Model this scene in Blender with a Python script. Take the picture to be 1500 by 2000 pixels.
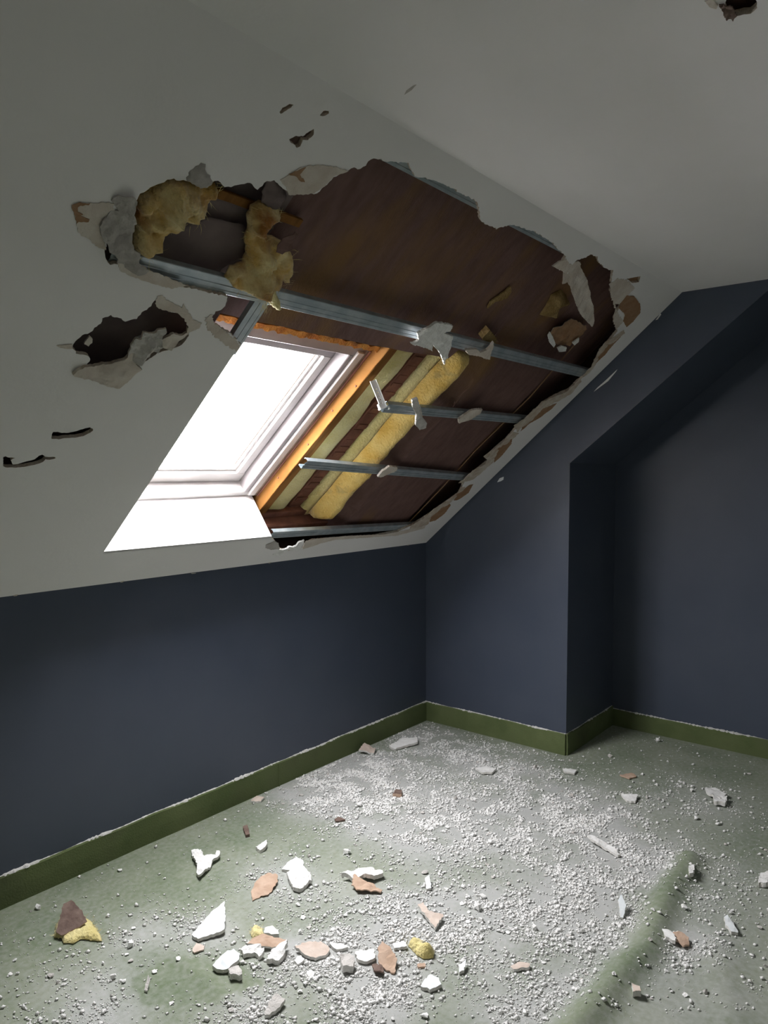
import bpy, bmesh, math, random
import numpy as np
from mathutils import Vector, Matrix, noise
from mathutils.geometry import delaunay_2d_cdt

scene = bpy.context.scene
for _o in list(bpy.data.objects):
    bpy.data.objects.remove(_o)
random.seed(7)
RNG = np.random.default_rng(11)

# ---------------------------------------------------------------- camera
cam_data = bpy.data.cameras.new('camera')
cam_data.sensor_fit = 'HORIZONTAL'
cam_data.sensor_width = 36.0
cam_data.lens = 34.617
cam_data.clip_start = 0.02
cam = bpy.data.objects.new('camera', cam_data)
scene.collection.objects.link(cam)
R = Matrix(((0.6306803984, 0.0429765178, -0.7748517626),
            (-0.7760379544, 0.0314432936, -0.6299019072),
            (-0.0027070991, 0.9985811626, 0.0531820779)))
cam.matrix_world = Matrix.Translation((0, 0, 1.55)) @ R.to_4x4()
scene.camera = cam

# ---------------------------------------------------------------- slope frame
YK, ZK, YF, ZF = 2.68, 1.115, 1.16, 2.415      # knee wall top, fold to flat ceiling
XB, XE = 3.71, 4.35                            # face of the boxing, end wall in the recess
XBACK, YRIGHT = -1.3, -2.1                     # walls behind the camera
SL = math.hypot(YK - YF, ZF - ZK)
EU = Vector((1, 0, 0))
EV = Vector((0, (YF - YK) / SL, (ZF - ZK) / SL))
EW = Vector((0, EV.z, -EV.y))                  # outwards, to the sky
SO = Vector((0, YK, ZK))
SLOPE = (SO, EU, EV, EW)
FLOOR = (Vector((0, 0, 0)), Vector((1, 0, 0)), Vector((0, 1, 0)), Vector((0, 0, 1)))
CEIL = (Vector((0, 0, ZF)), Vector((1, 0, 0)), Vector((0, 1, 0)), Vector((0, 0, 1)))
BOXF = (Vector((XB, 0, 0)), Vector((0, 1, 0)), Vector((0, 0, 1)), Vector((1, 0, 0)))


def at(b, u, v, w=0.0):
    return b[0] + b[1] * u + b[2] * v + b[3] * w


# ---------------------------------------------------------------- world: bright overcast sky
world = bpy.data.worlds.new('overcast_sky')
scene.world = world
world.use_nodes = True
wn = world.node_tree.nodes
wn['Background'].inputs['Color'].default_value = (1.0, 0.965, 0.99, 1)
wn['Background'].inputs['Strength'].default_value = 30.0
scene.view_settings.view_transform = 'Standard'
scene.view_settings.look = 'None'
scene.view_settings.gamma = 1.0
scene.view_settings.use_curve_mapping = False
scene.view_settings.exposure = 1.0
scene.cycles.max_bounces = 12
scene.cycles.diffuse_bounces = 8
scene.cycles.glossy_bounces = 4
scene.cycles.transparent_max_bounces = 12
# sampling portal filling the skylight opening (gives no light of its own)
pl = bpy.data.lights.new('skylight_portal', 'AREA')
pl.shape = 'RECTANGLE'
pl.size, pl.size_y = 0.72, 0.80
pl.cycles.is_portal = True
po = bpy.data.objects.new('skylight_portal', pl)
scene.collection.objects.link(po)
pm = Matrix((EU, EV, EW)).transposed().to_4x4()
pm.translation = at(SLOPE, 1.8625, 0.70, 0.395)
po.matrix_world = pm
po['kind'] = 'helper'

COL = scene.collection


# ---------------------------------------------------------------- helpers
def mk(name, verts, faces, mat=None, parent=None, smooth=False, mats=None, fmat=None):
    me = bpy.data.meshes.new(name)
    vs = [Vector(v) for v in verts]
    lo = Vector((min(v.x for v in vs), min(v.y for v in vs), min(v.z for v in vs)))
    hi = Vector((max(v.x for v in vs), max(v.y for v in vs), max(v.z for v in vs)))
    c = (lo + hi) / 2
    c.z = lo.z
    me.from_pydata([v - c for v in vs], [], faces)
    for m in (mats or [mat]):
        me.materials.append(m)
    if fmat:
        me.polygons.foreach_set('material_index', fmat)
    if smooth:
        me.polygons.foreach_set('use_smooth', [True] * len(me.polygons))
    me.validate()
    bm = bmesh.new()
    bm.from_mesh(me)
    bmesh.ops.recalc_face_normals(bm, faces=bm.faces)
    bm.to_mesh(me)
    bm.free()
    ob = bpy.data.objects.new(name, me)
    COL.objects.link(ob)
    ob.location = c
    if parent is not None:
        ob.parent = parent
        ob.location = c - wloc(parent)
    return ob


def wloc(o):
    p = Vector(o.location)
    while o.parent is not None:
        o = o.parent
        p = p + o.location
    return p


def empty(name, loc):
    e = bpy.data.objects.new(name, None)
    e.empty_display_size = 0.05
    COL.objects.link(e)
    e.location = loc
    return e


def tag(o, label=None, cat=None, group=None, kind=None):
    if label:
        o['label'] = label
    if cat:
        o['category'] = cat
    if group:
        o['group'] = group
    if kind:
        o['kind'] = kind
    return o


def jag(poly, step, amp, seed, rough=0.6, closed=True):
    rs = random.Random(seed)
    out = []
    n = len(poly)
    for i in range(n if closed else n - 1):
        a, b = poly[i], poly[(i + 1) % n]
        d = math.hypot(b[0] - a[0], b[1] - a[1])
        k = max(1, int(d / step))
        nx, ny = -(b[1] - a[1]) / (d + 1e-9), (b[0] - a[0]) / (d + 1e-9)
        for j in range(k):
            t = j / k
            o = rs.uniform(-amp, amp) * (rough if j == 0 else 1)
            out.append((a[0] + (b[0] - a[0]) * t + nx * o, a[1] + (b[1] - a[1]) * t + ny * o))
    return out


def inside(poly, x, y):
    c = False
    n = len(poly)
    j = n - 1
    for i in range(n):
        xi, yi = poly[i]
        xj, yj = poly[j]
        if (yi > y) != (yj > y) and x < (xj - xi) * (y - yi) / (yj - yi) + xi:
            c = not c
        j = i
    return c


def edist(poly, x, y):
    best = 1e9
    n = len(poly)
    for i in range(n):
        ax, ay = poly[i]
        bx, by = poly[(i + 1) % n]
        dx, dy = bx - ax, by - ay
        t = max(0, min(1, ((x - ax) * dx + (y - ay) * dy) / (dx * dx + dy * dy + 1e-12)))
        d = math.hypot(x - ax - dx * t, y - ay - dy * t)
        if d < best:
            best = d
    return best


def tri(poly, holes=(), res=None):
    pts, edges = [], []
    for lp in [poly] + list(holes):
        s = len(pts)
        pts += [Vector(p) for p in lp]
        edges += [(s + i, s + (i + 1) % len(lp)) for i in range(len(lp))]
    if res:
        xs = [p[0] for p in poly]
        ys = [p[1] for p in poly]
        rs = random.Random(len(poly))
        nx = int((max(xs) - min(xs)) / res) + 1
        ny = int((max(ys) - min(ys)) / res) + 1
        for i in range(nx):
            for j in range(ny):
                x = min(xs) + (i + 0.5 + rs.uniform(-.25, .25)) * res
                y = min(ys) + (j + 0.5 + rs.uniform(-.25, .25)) * res
                if inside(poly, x, y) and not any(inside(h, x, y) for h in holes) and edist(poly, x, y) > res * 0.35:
                    pts.append(Vector((x, y)))
    r = delaunay_2d_cdt(pts, edges, [], 1, 1e-6)
    V, F = [tuple(v) for v in r[0]], [list(f) for f in r[2]]
    keep = []
    for f in F:
        cx = sum(V[i][0] for i in f) / 3
        cy = sum(V[i][1] for i in f) / 3
        if inside(poly, cx, cy) and not any(inside(h, cx, cy) for h in holes):
            keep.append(f)
    return V, keep


def sheet(name, basis, poly, wf, thick, mat, parent=None, holes=(), res=None, back=None, rim=None, smooth=False):
    """a plate of real thickness over a polygon: front at w = wf, back at wf + thick"""
    V, F = tri(poly, holes, res)
    n = len(V)
    ws = [wf(u, v) if callable(wf) else wf for u, v in V]
    tk = [thick(u, v) if callable(thick) else thick for u, v in V]
    verts = [at(basis, V[i][0], V[i][1], ws[i]) for i in range(n)] + [at(basis, V[i][0], V[i][1], ws[i] + tk[i]) for i in range(n)]
    faces, fm = [], []
    cnt = {}
    for f in F:
        for k in range(3):
            e = (f[k], f[(k + 1) % 3])
            key = (min(e), max(e))
            cnt.setdefault(key, []).append(e)
    for f in F:
        faces.append(f)
        fm.append(0)
    for f in F:
        faces.append([i + n for i in reversed(f)])
        fm.append(1 if back else 0)
    for key, es in cnt.items():
        if len(es) == 1:
            a, b = es[0]
            faces.append([b, a, a + n, b + n])
            fm.append(2 if rim else 0)
    mats = [mat, back or mat, rim or mat]
    return mk(name, verts, faces, parent=parent, mats=mats, fmat=fm, smooth=smooth)


def fbm(u, v, f, seed=0.0, oct=3):
    return noise.fractal(Vector((u * f, v * f, seed)), 1.0, 2.0, oct)


def pillow(name, basis, poly, w0, depth, mat, parent=None, res=0.012, seed=0.0, sign=-1, lump=0.5, freq=25.0, backd=0.004, power=0.5):
    """a fluffy cushion over a polygon, domed towards sign*w"""
    V, F = tri(poly, (), res)
    n = len(V)
    wid = max(edist(poly, u, v) for u, v in V) + 1e-6
    verts, bk = [], []
    for u, v in V:
        d = edist(poly, u, v)
        h = depth * (min(1, d / wid)) ** power
        h *= 1 + lump * fbm(u, v, freq, seed)
        h += depth * 0.25 * lump * fbm(u, v, freq * 3, seed + 5) * min(1, d / wid * 3)
        wb = w0(u, v) if callable(w0) else w0
        verts.append(at(basis, u, v, wb + sign * h))
        bk.append(at(basis, u, v, wb - sign * backd))
    faces = [f for f in F] + [[i + n for i in reversed(f)] for f in F]
    cnt = {}
    for f in F:
        for k in range(3):
            e = (f[k], f[(k + 1) % 3])
            cnt.setdefault((min(e), max(e)), []).append(e)
    for es in cnt.values():
        if len(es) == 1:
            a, b = es[0]
            faces.append([b, a, a + n, b + n])
    return mk(name, verts + bk, faces, mat, parent, smooth=True)


def boxv(basis, u0, u1, v0, v1, w0, w1):
    return [at(basis, u, v, w) for u in (u0, u1) for v in (v0, v1) for w in (w0, w1)]


BOXFACES = [[0, 1, 3, 2], [4, 6, 7, 5], [0, 4, 5, 1], [2, 3, 7, 6], [0, 2, 6, 4], [1, 5, 7, 3]]


def block(name, basis, u0, u1, v0, v1, w0, w1, mat, parent=None, bevel=0.0, wob=0.0, seg=None, seed=1):
    """a bar along u or v with slightly eased, uneven edges"""
    du, dv, dw = u1 - u0, v1 - v0, w1 - w0
    rs = random.Random(seed)
    ax = 0 if du >= dv and du >= dw else (1 if dv >= dw else 2)
    k = seg or 1
    b = bevel or min(du, dv, dw) * 0.06
    verts, faces = [], []
    spans = [(u0, u1), (v0, v1), (w0, w1)]
    oth = [i for i in range(3) if i != ax]
    (p0, p1), (q0, q1) = spans[oth[0]], spans[oth[1]]
    prof = [(p0 + b, q0), (p1 - b, q0), (p1, q0 + b), (p1, q1 - b), (p1 - b, q1), (p0 + b, q1), (p0, q1 - b), (p0, q0 + b)]
    for s in range(k + 1):
        t = spans[ax][0] + (spans[ax][1] - spans[ax][0]) * s / k
        for (p, q) in prof:
            c = [0, 0, 0]
            c[ax] = t + rs.uniform(-wob, wob) * 0.3
            c[oth[0]] = p + rs.uniform(-wob, wob)
            c[oth[1]] = q + rs.uniform(-wob, wob)
            verts.append(at(basis, *c))
    for s in range(k):
        for i in range(8):
            j = (i + 1) % 8
            faces.append([s * 8 + i, s * 8 + j, s * 8 + 8 + j, s * 8 + 8 + i])
    faces.append(list(range(8))[::-1])
    faces.append([k * 8 + i for i in range(8)])
    return mk(name, verts, faces, mat, parent)


# ---------------------------------------------------------------- materials
def mat(name, c1, c2=None, rough=0.8, scale=8.0, detail=5.0, bump=0.0, bscale=None, metal=0.0, spec=0.3, stretch=(1, 1, 1), lo=0.35, hi=0.65,
        sheen=0.0, mottle=None, rvar=0.0):
    m = bpy.data.materials.new(name)
    m.use_nodes = True
    nt = m.node_tree
    N, L = nt.nodes, nt.links
    bs = N['Principled BSDF']
    bs.inputs['Roughness'].default_value = rough
    bs.inputs['Metallic'].default_value = metal
    bs.inputs['Specular IOR Level'].default_value = spec
    if sheen:
        bs.inputs['Sheen Weight'].default_value = sheen
    geo = N.new('ShaderNodeNewGeometry')
    mp = N.new('ShaderNodeMapping')
    mp.inputs['Scale'].default_value = stretch
    L.new(geo.outputs['Position'], mp.inputs['Vector'])
    tx = N.new('ShaderNodeTexNoise')
    tx.inputs['Scale'].default_value = scale
    tx.inputs['Detail'].default_value = detail
    L.new(mp.outputs['Vector'], tx.inputs['Vector'])
    cr = N.new('ShaderNodeValToRGB')
    cr.color_ramp.elements[0].position = lo
    cr.color_ramp.elements[1].position = hi
    cr.color_ramp.elements[0].color = (*c1, 1)
    cr.color_ramp.elements[1].color = (*(c2 or c1), 1)
    L.new(tx.outputs['Fac'], cr.inputs['Fac'])
    col = cr.outputs['Color']
    if mottle:
        t2 = N.new('ShaderNodeTexNoise')
        t2.inputs['Scale'].default_value = mottle[1]
        t2.inputs['Detail'].default_value = 4
        L.new(mp.outputs['Vector'], t2.inputs['Vector'])
        r2 = N.new('ShaderNodeMapRange')
        r2.inputs['From Min'].default_value = mottle[2]
        r2.inputs['From Max'].default_value = mottle[3]
        L.new(t2.outputs['Fac'], r2.inputs['Value'])
        mx = N.new('ShaderNodeMixRGB')
        mx.inputs['Color2'].default_value = (*mottle[0], 1)
        L.new(r2.outputs['Result'], mx.inputs['Fac'])
        L.new(col, mx.inputs['Color1'])
        col = mx.outputs['Color']
    L.new(col, bs.inputs['Base Color'])
    if rvar:
        rr = N.new('ShaderNodeMapRange')
        rr.inputs['To Min'].default_value = rough - rvar
        rr.inputs['To Max'].default_value = rough + rvar
        L.new(tx.outputs['Fac'], rr.inputs['Value'])
        L.new(rr.outputs['Result'], bs.inputs['Roughness'])
    if bump:
        tb = N.new('ShaderNodeTexNoise')
        tb.inputs['Scale'].default_value = bscale or scale * 4
        tb.inputs['Detail'].default_value = 6
        L.new(mp.outputs['Vector'], tb.inputs['Vector'])
        bp = N.new('ShaderNodeBump')
        bp.inputs['Strength'].default_value = bump
        bp.inputs['Distance'].default_value = 0.01
        L.new(tb.outputs['Fac'], bp.inputs['Height'])
        L.new(bp.outputs['Normal'], bs.inputs['Normal'])
    return m


M = {}
M['paint'] = mat('ceiling_paint', (0.83, 0.81, 0.805), (0.87, 0.85, 0.845), 0.75, 2.2, 5, 0.06, 60)
M['navy'] = mat('navy_paint', (0.058, 0.072, 0.104), (0.066, 0.080, 0.112), 0.42, 3.0, 6, 0.05, 40, spec=0.4, rvar=0.06)
M['gypsum'] = mat('gypsum_core', (0.72, 0.70, 0.66), (0.80, 0.79, 0.76), 0.95, 40, 5, 0.5, 300)
M['core'] = mat('gypsum_torn_edge', (0.52, 0.42, 0.33), (0.66, 0.60, 0.52), 0.95, 30, 5, 0.5, 250)
M['tornpaper'] = mat('torn_paper_liner', (0.60, 0.52, 0.45), (0.70, 0.64, 0.575), 0.9, 18, 6, 0.3, 120)
M['brownpaper'] = mat('brown_paper_liner', (0.30, 0.165, 0.085), (0.36, 0.22, 0.13), 0.85, 25, 5, 0.2, 120)
M['greypaper'] = mat('grey_torn_paper', (0.40, 0.37, 0.35), (0.52, 0.49, 0.46), 0.9, 22, 6, 0.5, 90)
M['kraft'] = mat('kraft_facing', (0.140, 0.076, 0.064), (0.185, 0.106, 0.092), 0.7, 16, 8, 0.35, 90, stretch=(2.2, 0.7, 0.7), mottle=((0.22, 0.12, 0.05), 2.2, 0.52, 0.70))
M['kraftgrey'] = mat('kraft_facing_greyed', (0.16, 0.12, 0.118), (0.22, 0.17, 0.16), 0.75, 8, 6, 0.2, 60)
M['wool'] = mat('glass_wool', (0.68, 0.42, 0.12), (0.94, 0.78, 0.42), 0.95, 16, 7, 1.0, 90, sheen=0.3, mottle=((0.40, 0.17, 0.04), 9, 0.50, 0.68))  # cream highlights and brown shading of the tufts are mixed into this colour
M['woolpale'] = mat('glass_wool_pale', (0.68, 0.57, 0.22), (0.82, 0.72, 0.36), 0.95, 9, 6, 0.8, 90, sheen=0.3)
M['woolbright'] = mat('glass_wool_bright', (0.74, 0.47, 0.10), (0.86, 0.64, 0.22), 0.95, 11, 6, 0.8, 90, sheen=0.3, mottle=((0.30, 0.23, 0.12), 9, 0.58, 0.75))
M['wooldark'] = mat('glass_wool_dirty', (0.24, 0.155, 0.055), (0.42, 0.29, 0.12), 0.95, 16, 6, 0.9, 90)
M['pine'] = mat('pine_rafter', (0.20, 0.088, 0.024), (0.27, 0.13, 0.042), 0.8, 9, 6, 0.15, 70, spec=0.04, stretch=(4, 0.5, 0.5), mottle=((0.11, 0.048, 0.018), 6, 0.56, 0.75))
M['darkpine'] = mat('dark_timber', (0.16, 0.062, 0.042), (0.24, 0.10, 0.065), 0.75, 14, 5, 0.3, 80)
M['steel'] = mat('galvanised_steel', (0.36, 0.42, 0.46), (0.50, 0.55, 0.58), 0.45, 24, 4, 0.05, 100, metal=0.55, spec=0.5)
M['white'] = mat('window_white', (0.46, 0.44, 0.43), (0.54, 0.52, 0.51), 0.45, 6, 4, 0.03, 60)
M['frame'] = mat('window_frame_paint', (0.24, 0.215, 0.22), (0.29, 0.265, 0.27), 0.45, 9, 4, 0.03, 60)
M['sill'] = mat('sill_board', (0.80, 0.79, 0.80), (0.84, 0.83, 0.83), 0.55, 5, 4, 0.03, 50)
M['groove'] = mat('frame_edge_timber', (0.16, 0.11, 0.085), (0.22, 0.16, 0.125), 0.7, 20, 5, 0.1, 80)
M['orange'] = mat('orange_lit_timber', (0.50, 0.16, 0.03), (0.72, 0.34, 0.08), 0.8, 20, 6, 0.5, 120, mottle=((0.2, 0.09, 0.04), 14, 0.55, 0.7))  # timber colour carries the orange glow of bounced light
M['deck'] = mat('roof_deck', (0.05, 0.03, 0.025), (0.07, 0.045, 0.035), 0.9, 6, 5)
M['hanger'] = mat('white_hanger', (0.82, 0.82, 0.80), (0.86, 0.86, 0.84), 0.4, 9, 3)
M['skirt'] = mat('green_skirting', (0.095, 0.125, 0.048), (0.135, 0.165, 0.07), 0.85, 6, 6, 0.25, 160, mottle=((0.07, 0.085, 0.04), 3.0, 0.5, 0.75))
M['dust'] = mat('plaster_dust', (0.62, 0.61, 0.58), (0.74, 0.73, 0.71), 0.95, 60, 4, 0.5, 200)
M['chalk'] = mat('white_plaster', (0.80, 0.79, 0.77), (0.88, 0.875, 0.86), 0.95, 60, 4, 0.4, 220)
M['chalkgrey'] = mat('grey_plaster', (0.50, 0.475, 0.45), (0.66, 0.63, 0.60), 0.95, 40, 4, 0.5, 200)
M['bluewhite'] = mat('painted_plaster_face', (0.76, 0.80, 0.82), (0.82, 0.85, 0.86), 0.6, 20, 3, 0.1, 100)
M['scrap'] = mat('tan_paper', (0.47, 0.325, 0.235), (0.55, 0.40, 0.305), 0.85, 30, 4, 0.15, 100)
M['scrapdark'] = mat('dark_brown_paper', (0.13, 0.085, 0.07), (0.20, 0.14, 0.115), 0.8, 30, 4, 0.2, 100)
M['pinkpaper'] = mat('pale_pink_paper', (0.58, 0.47, 0.40), (0.66, 0.56, 0.49), 0.85, 30, 4, 0.15, 100)

# clear pane: mostly see-through with a thin gloss
g = bpy.data.materials.new('window_glass')
g.use_nodes = True
gn, gl = g.node_tree.nodes, g.node_tree.links
gn.remove(gn['Principled BSDF'])
tr_, gs_, mx_, fr_ = (gn.new('ShaderNodeBsdfTransparent'), gn.new('ShaderNodeBsdfGlossy'), gn.new('ShaderNodeMixShader'), gn.new('ShaderNodeFresnel'))
tr_.inputs['Color'].default_value = (0.97, 0.985, 0.98, 1)
gs_.inputs['Roughness'].default_value = 0.02
mx_.inputs[0].default_value = 0.05
gn.remove(fr_)
gl.new(tr_.outputs[0], mx_.inputs[1])
gl.new(gs_.outputs[0], mx_.inputs[2])
gl.new(mx_.outputs[0], gn['Material Output'].inputs['Surface'])
M['glass'] = g

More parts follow.
